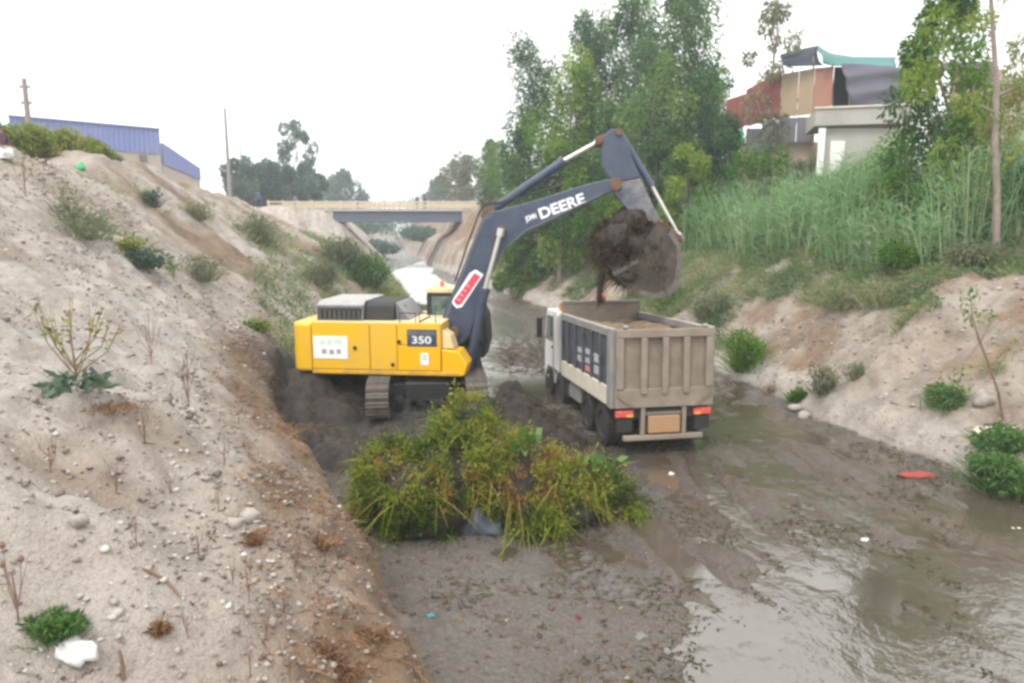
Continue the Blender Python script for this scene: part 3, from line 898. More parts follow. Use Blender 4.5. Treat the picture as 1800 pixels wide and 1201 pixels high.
def warehouse():
    A = at(15, 206, 61); B = at(280, 230, 69)
    z1 = 14.35
    a = np.array([A[0], A[1], 0]); b = np.array([B[0], B[1], 0])
    o = np.array([a[0], a[1], 7.0])
    root = empty('warehouse', o)
    tag(root, 'low warehouse with blue ribbed cladding above a beige wall on the left bank', 'warehouse')
    a = a - o; b = b - o; a[2] = b[2] = 0
    Lw = np.linalg.norm(b - a)
    d = unit(b - a); nrm = np.array([d[1], -d[0], 0])
    zz = z1 - 7.0
    corrugated(a, b, zz - 2.1, zz, zz - 2.1, zz, .42, .06, nrm).build('cladding', M['blue_sheet'], root)
    bk = -nrm * 16
    q = [a - nrm * .1, b - nrm * .1, b + bk, a + bk]
    MB().add([tuple(p) for p in q] + [(p[0], p[1], zz - 1.9) for p in q], [(0, 1, 5, 4), (1, 2, 6, 5), (2, 3, 7, 6), (3, 0, 4, 7), (4, 5, 6, 7), (0, 3, 2, 1)]).build('wall', M['beige'], root)
    t0, t1 = a + nrm * .12, b + nrm * .12
    MB().add([(p[0], p[1], z) for z in (zz + .002, zz + .22) for p in (t0, t1, t1 - nrm * .3, t0 - nrm * .3)], [(0, 1, 2, 3), (4, 7, 6, 5), (0, 4, 5, 1), (1, 5, 6, 2), (2, 6, 7, 3), (3, 7, 4, 0)]).build('roof_trim', M['blue_trim'], root)
    MB().add([(p[0], p[1], z) for z in (zz - 2.9, zz - 2.3) for p in (a + d * Lw * .84 + nrm * .05, a + d * (Lw * .84 + .6) + nrm * .05, a + d * (Lw * .84 + .6) - nrm * .12, a + d * Lw * .84 - nrm * .12)], [(0, 1, 2, 3), (4, 7, 6, 5), (0, 4, 5, 1), (1, 5, 6, 2), (2, 6, 7, 3), (3, 7, 4, 0)]).build('vent', M['grey_sheet'], root)
    c0 = at(284, 250, 69.6); c1 = at(352, 296, 77)
    p0 = np.array([c0[0], c0[1], 0]) - o; p1 = np.array([c1[0], c1[1], 0]) - o; p0[2] = p1[2] = 0
    d2 = unit(p1 - p0); n2 = np.array([d2[1], -d2[0], 0])
    corrugated(p0, p1, c0[2] - 7 - 2.0, c0[2] - 7, c1[2] - 7 - 1.2, c1[2] - 7, .42, .06, n2).build('side_cladding', M['blue_sheet'], root)
    q = [p0 - n2 * .1, p1 - n2 * .1, p1 - n2 * 14, p0 - n2 * 14]
    zt = [c0[2] - 7.1, c1[2] - 7.1, c1[2] - 7.1, c0[2] - 7.1]
    MB().add([tuple(p) for p in q] + [(p[0], p[1], z) for p, z in zip(q, zt)], [(0, 1, 5, 4), (1, 2, 6, 5), (2, 3, 7, 6), (3, 0, 4, 7), (4, 5, 6, 7), (0, 3, 2, 1)]).build('side_wall', M['beige'], root)
warehouse()

# hedge and person at the top of the left bank
for i, (px, pb, pt, Y, w, lb, mt) in enumerate(((45, 292, 212, 30, 2.6, 'tall yellow green bush nearest the left edge of the picture', 'leaf_hedge'),
        (100, 298, 240, 33, 2.6, 'yellow green bush in the middle of the row on the left bank', 'leaf_hedge'),
        (155, 302, 252, 36, 2.6, 'dull green bush before the blue wall, next to the beige wall', 'leaf_hedge'),
        (182, 304, 264, 40, 2.4, 'grey green bush at the right end of the row before the warehouse', 'leaf_shrub'))):
    b = at(px, pb, Y); t = at(px, pt, Y)
    zb = H(b[0], Y)
    shrub('bush', (b[0], Y, zb - .1), w, max(1.5, t[2] - zb + .1), lb, 'bush', mt, 5200, .17, .09, 'bushes on top of the left bank', False, .5, 1.8)
b = at(-2, 240, 27)
person((b[0] + .05, 27, at(0, 222, 27)[2] - 1.68), .6, 'person in dark top and cap at the left edge beside the tall bush', (.10, .05, .07), (.05, .05, .08), 1.68, 0, M['navy'])
b = hit(142, 299)
def sheet(name, base, w, d, h, mat, label, cat, seed=0, n=9, rot=0):
    """crumpled closed lump of cloth or plastic"""
    r_ = np.random.default_rng(seed)
    bm = bmesh.new()
    bmesh.ops.create_icosphere(bm, subdivisions=3, radius=1)
    off = r_.random(3) * 50
    for v in bm.verts:
        c = v.co
        q = np.array([c.x, c.y, c.z]) * 2.2 + off
        k = 1 + .55 * float(fbm(q[0:1] + q[2], q[1:2] - q[2], seed, 3)[0])
        v.co = Vector((c.x * w / 2 * k, c.y * d / 2 * k, max(c.z, -.35) * h / 2 * k * (1 + .3 * math.sin(c.x * 5 + seed))))
    me = bpy.data.meshes.new(name); bm.to_mesh(me); bm.free()
    me.polygons.foreach_set('use_smooth', np.ones(len(me.polygons), bool))
    o = link(name, me, mat)
    o.location = (base[0], base[1], base[2] + h * .12)
    o.rotation_euler = (0, 0, rot)
    return tag(o, label, cat)
sheet('plastic_bag', (b[0], b[1], b[2]), .36, .34, .38, M['green_cloth'], 'small bright green bag on the crest below the bushes', 'bag', 2)
b = hit(8, 279)
sheet('plastic_sheet', (b[0], b[1], b[2]), .55, .4, .45, M['bag'], 'pale sheet on the crest at the left edge below the person', 'sheet', 4)

# ------------------------------------------------------------------ right bank: shacks, hut, house
def panel(mb, p0, p1, z0, z1, th=.05, z0b=None, z1b=None):
    p0 = np.asarray(p0, float); p1 = np.asarray(p1, float)
    d = unit(p1 - p0); n = np.array([d[1], -d[0]]) * th / 2
    z0b = z0 if z0b is None else z0b; z1b = z1 if z1b is None else z1b
    vs = [(p0[0] + n[0], p0[1] + n[1], z0), (p1[0] + n[0], p1[1] + n[1], z0b), (p1[0] - n[0], p1[1] - n[1], z0b), (p0[0] - n[0], p0[1] - n[1], z0),
          (p0[0] + n[0], p0[1] + n[1], z1), (p1[0] + n[0], p1[1] + n[1], z1b), (p1[0] - n[0], p1[1] - n[1], z1b), (p0[0] - n[0], p0[1] - n[1], z1)]
    return mb.add(vs, [(0, 1, 5, 4), (1, 2, 6, 5), (2, 3, 7, 6), (3, 0, 4, 7), (4, 5, 6, 7), (0, 3, 2, 1)])

def pane(px0, px1, py0, py1, Y0, Y1, o, th=.06, py0b=None, py1b=None, name='wall_panel', mat=None, root=None, ribs=0):
    """upright panel whose corners stand at given places; returns the object"""
    a = at(px0, py1, Y0); b = at(px1, py1b or py1, Y1)
    a2 = at(px0, py0, Y0); b2 = at(px1, py0b or py0, Y1)
    mb = panel(MB(), (a[0] - o[0], a[1] - o[1]), (b[0] - o[0], b[1] - o[1]), a[2] - o[2], a2[2] - o[2], th, b[2] - o[2], b2[2] - o[2])
    if ribs:
        d = np.array([b[0] - a[0], b[1] - a[1]]); L = np.linalg.norm(d); d = d / L
        n = np.array([d[1], -d[0]])
        for i in range(ribs):
            f = (i + .5) / ribs
            q = np.array([a[0] - o[0], a[1] - o[1]]) + d * L * f + n * (th / 2 + .012)
            panel(mb, q - d * L / ribs * .22, q + d * L / ribs * .22, (a[2] * (1 - f) + b[2] * f) - o[2] + .01, (a2[2] * (1 - f) + b2[2] * f) - o[2] - .01, .03)
    return mb.build(name, mat, root)

def cloth(name, grid, mat, root, th=.04):
    """thick cloth over a grid of points [rows][cols]"""
    g = np.asarray(grid, float)
    # refine with bilinear steps and folds
    r, c = g.shape[:2]
    k = 6
    R_, C_ = (r - 1) * k + 1, (c - 1) * k + 1
    P = np.zeros((R_, C_, 3))
    for i in range(R_):
        for j in range(C_):
            a, fa = min(i // k, r - 2), i / k - min(i // k, r - 2)
            b, fb = min(j // k, c - 2), j / k - min(j // k, c - 2)
            P[i, j] = (g[a, b] * (1 - fa) + g[a + 1, b] * fa) * (1 - fb) + (g[a, b + 1] * (1 - fa) + g[a + 1, b + 1] * fa) * fb
            P[i, j] += np.array([0, .10 * math.sin(i * 1.1 + .35 * j), .05 * math.sin(i * 1.3 + j * .25 + 1)])
    V = np.concatenate([P.reshape(-1, 3), P.reshape(-1, 3) + [0, th, -th]])
    n = R_ * C_
    i_ = (np.arange(R_ - 1)[:, None] * C_ + np.arange(C_ - 1)[None]).ravel()
    Fq = np.stack([i_, i_ + 1, i_ + C_ + 1, i_ + C_], 1)
    rim = []
    ed = [(0, j, 0, j + 1) for j in range(C_ - 1)] + [(R_ - 1, j + 1, R_ - 1, j) for j in range(C_ - 1)] + [(i + 1, 0, i, 0) for i in range(R_ - 1)] + [(i, C_ - 1, i + 1, C_ - 1) for i in range(R_ - 1)]
    for a, b, c_, d in ed:
        p, q = a * C_ + b, c_ * C_ + d
        rim.append((p, p + n, q + n, q))
    me = mesh_np(name, V, [np.concatenate([Fq, Fq[:, ::-1] + n, np.array(rim)])], None, True)
    return link(name, me, mat, root)

def shack():
    o = at(1370, 300, 42)
    root = empty('shack', o)
    tag(root, 'makeshift shack of red, tan and grey sheets under a teal tarpaulin', 'shack')
    S = lambda *a, **k: pane(*a, o=o, root=root, **k)
    S(1275, 1308, 176, 228, 44.5, 43.6, mat=M['red_panel'], py0b=165, py1b=224, ribs=3).name = 'red_panel'
    S(1309, 1342, 158, 222, 43.5, 42.8, mat=M['red_panel'], py0b=140, ribs=3, py1b=216).name = 'red_panel'
    S(1343, 1370, 134, 208, 42.8, 42.2, mat=M['red_panel'], py0b=130, ribs=2).name = 'red_panel'
    S(1371, 1400, 131, 206, 42.2, 41.7, mat=M['tan_panel'], py0b=125, py1b=204).name = 'tan_panel'
    S(1401, 1428, 125, 204, 41.7, 41.3, mat=M['tan_panel'], py0b=120, py1b=201).name = 'tan_panel'
    S(1429, 1461, 120, 196, 41.3, 40.8, mat=M['rose_panel'], py0b=117, py1b=186).name = 'pink_panel'
    for x0, x1, y0, y1, Y0, Y1 in ((1368, 1398, 207, 250, 41.9, 41.5), (1399, 1428, 206, 250, 41.5, 41.1), (1310, 1337, 226, 268, 43.4, 42.9), (1338, 1367, 218, 262, 42.9, 42.3)):
        S(x0, x1, y0, y1, Y0, Y1, mat=M['grey_sheet'], ribs=5).name = 'tin_sheet'
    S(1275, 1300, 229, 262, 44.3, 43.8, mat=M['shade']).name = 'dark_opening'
    S(1300, 1432, 251, 345, 43.6, 41.3, mat=M['brick'], th=.15, py0b=250).name = 'base_wall'
    S(1288, 1306, 229, 252, 43.7, 43.3, mat=M['green_cloth'], th=.05).name = 'green_cloth'
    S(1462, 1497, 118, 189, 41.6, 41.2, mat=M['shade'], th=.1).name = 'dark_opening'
    # posts
    for px, y0, y1, Y in ((1463, 112, 200, 41.0), (1493, 112, 190, 40.4), (1430, 100, 250, 41.4), (1371, 120, 262, 42.3)):
        a = at(px, y1, Y) - o; b = at(px, y0, Y) - o
        MB().tube([a, b], .05, 6).build('post', M['pole'], root)
    # roof tarpaulins
    A = lambda px, py, Y: at(px, py, Y) - o
    cloth('teal_tarpaulin', [[A(1428, 84, 44), A(1460, 94, 44), A(1500, 99, 44), A(1575, 100, 44)],
                             [A(1437, 80, 42), A(1462, 96, 42), A(1500, 101, 42), A(1575, 103, 42)],
                             [A(1447, 108, 40.4), A(1470, 113, 40.4), A(1500, 116, 40.4), A(1575, 120, 40.4)]], M['teal'], root)
    cloth('dark_tarpaulin', [[A(1372, 97, 43), A(1400, 88, 43), A(1432, 80, 43)],
                             [A(1374, 103, 42), A(1400, 98, 42), A(1434, 86, 42)],
                             [A(1378, 112, 41.2), A(1404, 114, 41.2), A(1445, 116, 41)]], M['navy_tarp'], root)
    cloth('grey_tarpaulin', [[A(1480, 113, 40.3), A(1530, 114, 40.2), A(1600, 120, 40)],
                             [A(1488, 145, 40.0), A(1530, 150, 39.9), A(1600, 152, 39.8)],
                             [A(1496, 184, 39.9), A(1535, 186, 39.8), A(1605, 190, 39.6)]], M['grey_tarp'], root)
    a = at(1463, 100, 42) - o; b = at(1463, 64, 42) - o
    MB().tube([a, b], .02, 5).tube([b + [-.35, 0, -.05], b + [.4, 0, .0]], .015, 5).tube([b + [-.2, 0, -.35], b + [.2, 0, -.3]], .012, 5).build('antenna', M['wire'], root)
shack()

def hut():
    o = at(1500, 300, 37.5)
    root = empty('hut', o)
    tag(root, 'small pale concrete hut with a thick flat roof edge and a white door', 'hut')
    S = lambda *a, **k: pane(*a, o=o, root=root, **k)
    S(1436, 1590, 226, 310, 37.6, 36.6, mat=M['concrete'], th=.2, name='wall')
    a = at(1432, 222, 37.3) - o; b = at(1600, 222, 36.2) - o
    zt = at(1432, 192, 37.3)[2] - o[2]
    d = unit((b - a)[:2]); n = np.array([-d[1], d[0]])
    q = [a[:2], b[:2], b[:2] + n * 3.4, a[:2] + n * 3.4]
    bx = [(0, 1, 2, 3), (4, 7, 6, 5), (0, 4, 5, 1), (1, 5, 6, 2), (2, 6, 7, 3), (3, 7, 4, 0)]
    MB().add([(p[0], p[1], z) for z in (a[2], zt) for p in q], bx).build('roof_slab', M['concrete'], root, .03)
    q2 = [q[0] - n * .08 - d * .06, q[1] - n * .08, q[1] + n * .2, q[0] + n * .2 - d * .06]
    MB().add([(p[0], p[1], z) for z in (zt + .002, zt + .09) for p in q2], bx).build('roof_edge', M['sill'], root, .01)
    S(1434, 1446, 226, 310, 37.4, 37.3, mat=M['white'], th=.24, name='corner_pillar')
    S(1456, 1481, 248, 312, 37.35, 37.2, mat=M['white'], th=.08, name='door')
    S(1484, 1500, 244, 312, 37.25, 37.15, mat=M['brick'], th=.06, name='side_panel')
    S(1506, 1522, 246, 272, 37.1, 37.0, mat=M['green_cloth'] if False else M['sign_green'], th=.05, name='window')
hut()

def house():
    o = at(1730, 290, 40)
    root = empty('brick_house', o)
    tag(root, 'brown walled house behind the tall trunk at the right edge', 'house')
    S = lambda *a, **k: pane(*a, o=o, root=root, **k)
    S(1655, 1745, 124, 320, 41, 40, mat=M['brick'], th=.25, name='wall', py0b=122)
    S(1746, 1900, 150, 330, 39.8, 38, mat=M['beige'], th=.25, name='side_wall')
    S(1652, 1748, 112, 123, 40.8, 39.8, mat=M['grey_sheet'], th=.5, name='roof_edge', py0b=110, py1b=121)
    S(1690, 1716, 176, 204, 40.3, 40.1, mat=M['rose_panel'], th=.08, name='window')
    S(1748, 1910, 138, 149, 39.5, 37.7, mat=M['concrete'], th=.5, name='roof_edge')
    for x in (1775, 1792, 1809):
        S(x, x + 5, 200, 330, 39.1, 39.0, mat=M['concrete'], th=.12, name='pilaster')
house()

# ------------------------------------------------------------------ trees on the right bank
gt = 'tall trees on the right bank'
def big(px, pb, pt, Y, w_px, label, **k):
    b = at(px, pb, Y)
    t = at(px, pt, Y)
    zb = H(b[0], Y) - .15
    a = dict(mat='leaf_tree', clumps=34, per=420, leaf=.30, lw=.10, lo=.12, trunk=.17, group=gt, hang=.6, cr=.14)
    a.update(k)
    return tree('tree', (b[0], Y, zb), t[2] - zb, w_px / F_PX * Y / 2, label, **a)
big(938, 400, 55, 58, 105, 'tall bluish green tree leftmost on the right bank', seed=21, tint=.3)
big(912, 400, 190, 56, 70, 'lower tree in front of the leftmost tall tree', seed=22, tint=.35, clumps=22)
big(1030, 400, 0, 56, 95, 'slender tall tree second from the left over the boom', seed=23, tint=.35, cr=.12)
big(1100, 400, -45, 55, 120, 'highest tree above the tip of the digger arm', seed=24, tint=.42, clumps=42)
big(1190, 380, -60, 50, 120, 'tall tree right of the digger arm, its top cut by the picture edge', seed=25, tint=.48, clumps=42)
big(1225, 340, 120, 46, 85, 'middle height tree in front of the tall ones, left of the red sheets', seed=26, tint=.6, clumps=26)
big(1275, 300, 200, 44, 80, 'low dark tree beside the red sheets of the shack', seed=27, tint=.3, clumps=20)
big(1342, 300, -20, 43, 95, 'thin open tree with sky showing through in front of the shack', seed=28, tint=.45, clumps=15, per=170, cr=.075, lo=.3, mat='leaf_shrub')
big(985, 420, 250, 50, 120, 'bushy green tree under the boom end', seed=29, tint=.6, clumps=24, mat='leaf_bright')
big(1150, 400, 230, 47, 100, 'bushy green tree right behind the digger arm', seed=30, tint=.55, clumps=24)
big(1060, 400, 180, 50, 100, 'leafy tree low between the arm cylinder and the tall trees', seed=31, tint=.5, clumps=24)
big(1010, 420, 90, 52, 130, 'broad light green tree behind the middle of the arm cylinder', seed=41, tint=.6, clumps=34, mat='leaf_bright')
big(1140, 400, 60, 49, 130, 'broad mid green tree just right of the tip of the digger arm', seed=42, tint=.6, clumps=36)
big(1075, 420, 290, 47, 120, 'light yellow green bushy tree between the boom and the arm', seed=43, tint=.65, clumps=24, mat='leaf_bright')
big(1205, 380, 255, 43, 110, 'light green bushy tree where the reeds begin', seed=44, tint=.6, clumps=22, mat='leaf_bright')
big(900, 430, 330, 55, 90, 'low green tree just above the boom knee', seed=45, tint=.6, clumps=20, mat='leaf_bright')
big(1632, 470, -80, 27, 150, 'large leafy green tree hanging over the right bank slope', seed=32, mat='leaf_bright', clumps=42, per=340, leaf=.22, lw=.085, tint=.5, lo=.05, cr=.10, trunk=.11, group=None)
big(1590, 330, 60, 30, 70, 'thin leaning tree left of the large leafy tree', seed=33, mat='leaf_bright', clumps=14, per=300, leaf=.2, lw=.07, tint=.45, trunk=.07, group=None)
# tall bare trunk at the right
def bare():
    b = hit(1750, 440)
    Y = b[1]
    o = np.array([b[0], Y, b[2] - .15])
    root = empty('tree', o)
    tag(root, 'tall slim tree with a bare pale trunk near the right edge', 'tree')
    pts = [at(x, y, Y) - o for x, y in ((1750, 446), (1752, 330), (1749, 240), (1752, 150), (1746, 60), (1738, -60), (1745, -140))]
    MB().tube(pts, [.13, .11, .10, .085, .07, .05, .03], 8).build('trunk', M['bark'], root, smooth=True)
    lb = MB()
    parts = []
    for i, (x0, y0, x1, y1) in enumerate(((1750, 160, 1722, 30), (1722, 30, 1712, -40), (1750, 250, 1790, 200), (1752, 200, 1700, 180), (1751, 300, 1772, 262), (1750, 280, 1735, 225), (1746, 60, 1775, -20), (1752, 170, 1800, 150), (1752, 380, 1735, 340))):
        a = at(x0, y0, Y) - o; c = at(x1, y1, Y + .4 * (i % 3 - 1)) - o
        MB().tube([a, (a + c) / 2 + [0, 0, .05], c], [.035, .025, .01], 5, False).build('limb', M['bark'], root)
        parts.append(cloud(c, np.array([.45, .45, .4]) * (.7 + .5 * rng.random()), 170, .15, .05, .55 + .2 * rng.normal(), .5))
    for px, py, n in ((1770, 170, 260), (1740, 210, 200), (1795, 120, 420), (1800, 80, 420), (1790, 160, 300), (1785, 210, 200), (1760, 235, 200), (1745, 290, 120)):
        c = at(px, py, Y + .3) - o
        parts.append(cloud(c, np.array([.5, .5, .4]), n, .15, .05, .5 + .2 * rng.normal(), .5))
    foliage('crown', parts, 'leaf_hedge', root)
bare()
for i, (px, py, w, h, n, mt, lb) in enumerate(((1790, 400, 2.2, 2.6, 3600, 'leaf_tree', 'dark green bush behind the bare trunk at the right edge'),
        (1645, 455, 3.2, 3.3, 6000, 'leaf_bright', 'big bush at the foot of the large leafy tree'),
        (1335, 322, 3.8, 2.4, 3400, 'leaf_bright', 'light green bush in front of the base of the shack'),
        (1415, 324, 2.6, 1.7, 2400, 'leaf_shrub', 'pale bush between the shack base and the hut'),
        (1545, 330, 2.4, 1.8, 2200, 'leaf_tree', 'dark bush before the right half of the hut'),
        (1590, 480, 1.8, 1.2, 2000, 'leaf_bright', 'green bush on the bank between the reeds and the leafy tree'),
        (1700, 470, 1.6, 1.0, 1500, 'leaf_shrub', 'grey green bush left of the bare trunk foot'))):
    b = at(px, py, 39.0 if px < 1500 else 35.4) if 300 < py < 335 else hit(px, py)
    shrub('bush', b - [0, 0, .1], w, h, lb, 'bush', mt, n, .16, .07, None, False, .45)

# ------------------------------------------------------------------ reeds and bank grass (uncountable)
def reeds():
    parts = []
    n = 4800
    s = 21 + 34 * rng.random(n) ** 1.2
    k = np.interp(s, [0, 45, 92], [1, 1, .36])
    vv = 5.2 + 7.6 * rng.random(n)
    l = lR(s) + vv * k
    keep = fbm(s * .35, l * .35, 201, 2) + .25 > 0
    s, l, vv = s[keep], l[keep], vv[keep]
    x = s * DX + l * DY; y = s * DY - l * DX
    z = HT(x, y)
    n = len(x)
    P = np.stack([x, y, z - .05], 1)
    D = np.stack([.12 * rng.normal(size=n) - .08, .12 * rng.normal(size=n), np.ones(n)], 1)
    hgt = (2.4 + 1.3 * rng.random(n)) * np.interp(vv, [5, 7, 9, 11], [.7, 1.1, 1.0, .7])
    tn = .45 + .5 * fbm(x * .5, y * .5, 205) + .12 * rng.normal(size=n)
    parts.append(blades(P, D, hgt, .05, tn + .35, .10))
    for q in range(6):
        f = .12 + .8 * rng.random((n, 1))
        Q = P + D * hgt[:, None] * f
        a = rng.random(n) * 6.28
        DD = np.stack([np.cos(a), np.sin(a), 1.1 + 1.0 * rng.random(n)], 1)
        parts.append(blades(Q, DD, .75, .05, tn + .1 * rng.normal(size=n), .8))
    tag(foliage('reeds', parts, 'leaf_reed'), 'dense stand of tall pale green reeds on the right bank below the hut', 'reeds', kind='stuff')
    # grass and low weeds hanging over the sandy part
    n = 20000
    s = 15 + 45 * rng.random(n)
    k = np.interp(s, [0, 45, 92], [1, 1, .36])
    vv = .7 + 8.3 * rng.random(n) ** .9
    l = lR(s) + vv * k
    keep = (1.7 * fbm(s * .6, l * .55, 211, 3) + np.interp(s, [15, 20, 26, 60], [-.35, -.08, .25, .3]) + np.interp(vv + 1.9 * sst(22, 27, s) * sst(46, 38, s), [2.2, 3.6, 5.5], [-.42, -.16, .16])) > 0
    s, l = s[keep], l[keep]
    x = s * DX + l * DY; y = s * DY - l * DX
    n = len(x)
    P = np.stack([x, y, HT(x, y) - .03], 1)
    parts = []
    for q in range(4):
        D = np.stack([.5 * rng.normal(size=n) - .25, .5 * rng.normal(size=n) - .1, .9 + .4 * rng.random(n)], 1)
        parts.append(blades(P + .12 * rng.normal(size=(n, 3)) * [1, 1, 0], D, .55 + .35 * rng.random(n), .028, .35 + .7 * fbm(x * .8, y * .8, 215) + .15 * rng.normal(size=n), .9))
    D = rng.normal(size=(n, 3)) * .6 + [0, 0, .5]
    parts.append(leaves(P + rng.random((n, 1)) * [0, 0, .45], D, .16, .07, .25 + .6 * fbm(x * .8, y * .8, 215) + .15 * rng.normal(size=n)))
    tag(foliage('bank_grass', parts, 'grass_mix'), 'matted green grass hanging over the sandy edge of the right bank', 'grass', kind='stuff')
    # left bank, beyond the digger: sparse grass and weeds
    n = 3800
    s = 24 + 70 * rng.random(n)
    u = .2 + 8 * rng.random(n) ** 1.3
    l = lL(s) - u
    keep = fbm(s * .22, l * .5, 221, 3) + np.interp(u, [0, 3, 8], [.22, .05, -.15]) + np.interp(s, [24, 35, 60], [-.15, 0, .15]) > 0
    s, l = s[keep], l[keep]
    x = s * DX + l * DY; y = s * DY - l * DX
    n = len(x)
    P = np.stack([x, y, HT(x, y) - .03], 1)
    parts = []
    for q in range(5):
        D = np.stack([.5 * rng.normal(size=n), .5 * rng.normal(size=n), .9 + .4 * rng.random(n)], 1)
        parts.append(blades(P + .2 * rng.normal(size=(n, 3)) * [1, 1, 0], D, .5 + .4 * rng.random(n), .045, .4 + .7 * fbm(x * .5, y * .5, 225) + .15 * rng.normal(size=n), .7))
    D = rng.normal(size=(n, 3)) * .6 + [0, 0, .5]
    parts.append(leaves(P + rng.random((n, 1)) * [0, 0, .5], D, .22, .1, .2 + .7 * fbm(x * .5, y * .5, 225)))
    tag(foliage('weed_cover', parts, 'grass_mix'), 'patchy weeds and grass on the left slope before the bridge', 'grass', kind='stuff')
reeds()

# ------------------------------------------------------------------ excavator
EXC = np.array([-2.5, 21.0, .32])
YAW = R(-6)
ec, es = math.cos(YAW), math.sin(YAW)
def lx(px, py, yl=0.0):
    """place in the machine's own upright plane y = yl"""
    d = ray(px, py)
    nrm = np.array([-es, ec])
    p0 = EXC[:2] + nrm * yl
    t = (p0 @ nrm) / (d[:2] @ nrm)
    q = d * t + np.array([0, 0, CAM_Z]) - EXC
    return (q[0] * ec + q[1] * es, q[2])

def text_mesh(s, size, ext=.004, bold=0):
    c = bpy.data.curves.new('lettering', 'FONT')
    c.body = s; c.size = size; c.extrude = ext; c.offset = bold
    c.align_x = 'CENTER'; c.align_y = 'CENTER'
    o = bpy.data.objects.new('t', c)
    COL.objects.link(o)
    dg = bpy.context.evaluated_depsgraph_get()
    me = bpy.data.meshes.new_from_object(o.evaluated_get(dg))
    bpy.data.objects.remove(o)
    me.materials.clear()
    return me

def excavator():
    root = empty('excavator', EXC, (0, 0, YAW))
    tag(root, 'large yellow tracked excavator with a dark blue boom swung over the truck', 'excavator')
    # --- undercarriage (turned along the channel)
    ua = R(96) - YAW
    um = Matrix.Rotation(ua, 4, 'Z')
    def U(o):
        o.matrix_local = um; return o
    zt = 1.02
    U(MB().box(-1.7, 1.7, -.62, .62, .42, .86).prism([(-.75, .86), (.75, .86), (.55, 1.02), (-.55, 1.02)], -.55, .55).box(-1.35, -.75, -1.15, 1.15, .45, .78).box(.75, 1.35, -1.15, 1.15, .45, .78).build('undercarriage_frame', M['black'], root, .03))
    ring = MB().lathe([(.2, 1.02), (.78, 1.02), (.82, 1.06), (.82, 1.16), (.2, 1.16)], (0, 0, 0), 'z', 28).build('slewing_ring', M['black'], root)
    shoe = MB().box(-.095, .095, -.3, .3, 0, .028).prism([(-.06, .028), (-.035, .028), (-.042, .075), (-.053, .075)], -.3, .3).prism([(.03, .028), (.055, .028), (.048, .055), (.037, .055)], -.3, .3).mesh('track_shoe')
    shoe.materials.append(M['track'])
    Lh, rr = 1.95, .45
    per = 4 * Lh + 2 * math.pi * rr
    for sy in (-1, 1):
        tr = U(MB().prism([(-1.85, .30), (1.85, .30), (2.0, .5), (1.85, .72), (-1.85, .72), (-2.0, .5)], sy * 1.33 - .2, sy * 1.33 + .2).build('crawler_track', M['track'], root, .03))
        for xx in (-1.95, 1.95):
            MB().lathe([(.05, -.26), (.12, -.26), (.14, -.2), (.33, -.16), (.43, -.1), (.43, .1), (.33, .16), (.14, .2), (.12, .26), (.05, .26)], (xx, sy * 1.33, .5), 'y', 18).build('drive_wheel', M['track'], tr)
        for xx in np.linspace(-1.35, 1.35, 6):
            MB().lathe([(.03, -.24), (.12, -.22), (.12, .22), (.03, .24)], (xx, sy * 1.33, .19), 'y', 10).build('roller', M['track'], tr)
        n = 48
        for i in range(n):
            d = per * i / n
            if d < 2 * Lh: p, a = (Lh - d, .5 + rr), 0
            elif d < 2 * Lh + math.pi * rr:
                w = (d - 2 * Lh) / rr; p, a = (-Lh - math.sin(w) * rr, .5 + math.cos(w) * rr), w
            elif d < 4 * Lh + math.pi * rr: p, a = (-Lh + d - 2 * Lh - math.pi * rr, .5 - rr), math.pi
            else:
                w = (d - 4 * Lh - math.pi * rr) / rr; p, a = (Lh + math.sin(w) * rr, .5 - math.cos(w) * rr), math.pi + w
            o = link('track_shoe', shoe, None, tr, (p[0], sy * 1.33, p[1]))
            o.rotation_euler = (0, -a, 0)
    # --- upper structure
    yn, yf = -1.58, 1.58
    z0, z1 = lx(600, 655, yn)[1], lx(600, 568, yn)[1]
    X = lambda px, py=610: lx(px, py, yn)[0]
    Z = lambda py: lx(650, py, yn)[1]
    zb = z0 + .10
    MB().box(X(556), X(812), yn + .06, yf - .06, z0 - .06, zb - .003).build('turntable_deck', M['yellow'], root, .02)
    # counterweight: rounded tail
    prof = []
    xt = X(509); xi = X(548)
    for w in np.linspace(0, 1, 9):
        a = math.pi * .5 * w
        prof.append((xt + .55 - .55 * math.sin(a) if False else xt + .38 * (1 - math.sin(a)), yn + .62 * (1 - math.cos(a)) if False else yn + .5 * (1 - math.sin(math.pi / 2 - a))))
    pr = [(xi - .006, yn)] + prof + [(p[0], -p[1]) for p in prof[::-1]] + [(xi - .006, yf)]
    seen = []
    for p in pr:
        if not seen or abs(p[0] - seen[-1][0]) + abs(p[1] - seen[-1][1]) > 1e-4: seen.append(p)
    MB().prism(seen, z0 + .02, z1 - .02, 'z').build('counterweight', M['yellow'], root, .07)
    # side doors (near side) and their bodies
    body = MB().box(xi, X(775), yn + .05, yf - .05, zb, z1 - .03).build('engine_housing', M['yellow'], root, .05)
    def door(pa, pb, mat, name='side_door', pt=567, pbm=650):
        return MB().box(X(pa) + .012, X(pb) - .012, yn, yn + .046, Z(pbm), Z(pt)).build(name, mat, root, .02)
    d1 = door(548, 650, M['yellow']); d2 = door(650, 698, M['yellow'])
    d3 = door(698, 775, M['yellow'], 'pump_door', 567, 606)
    MB().box(X(698) + .012, X(775) - .012, yn - .006, yn + .046, Z(650), Z(607)).build('lower_panel', M['yellow_clean'], root, .02)
    for dd, px, py in ((d1, 624, 612), (d2, 690, 640), (d3, 702, 600)):
        MB().lathe([(.02, 0), (.05, 0), (.055, -.03), (.02, -.035)], (X(px), yn - .001, Z(py)), 'y', 12).build('latch', M['black'], dd)
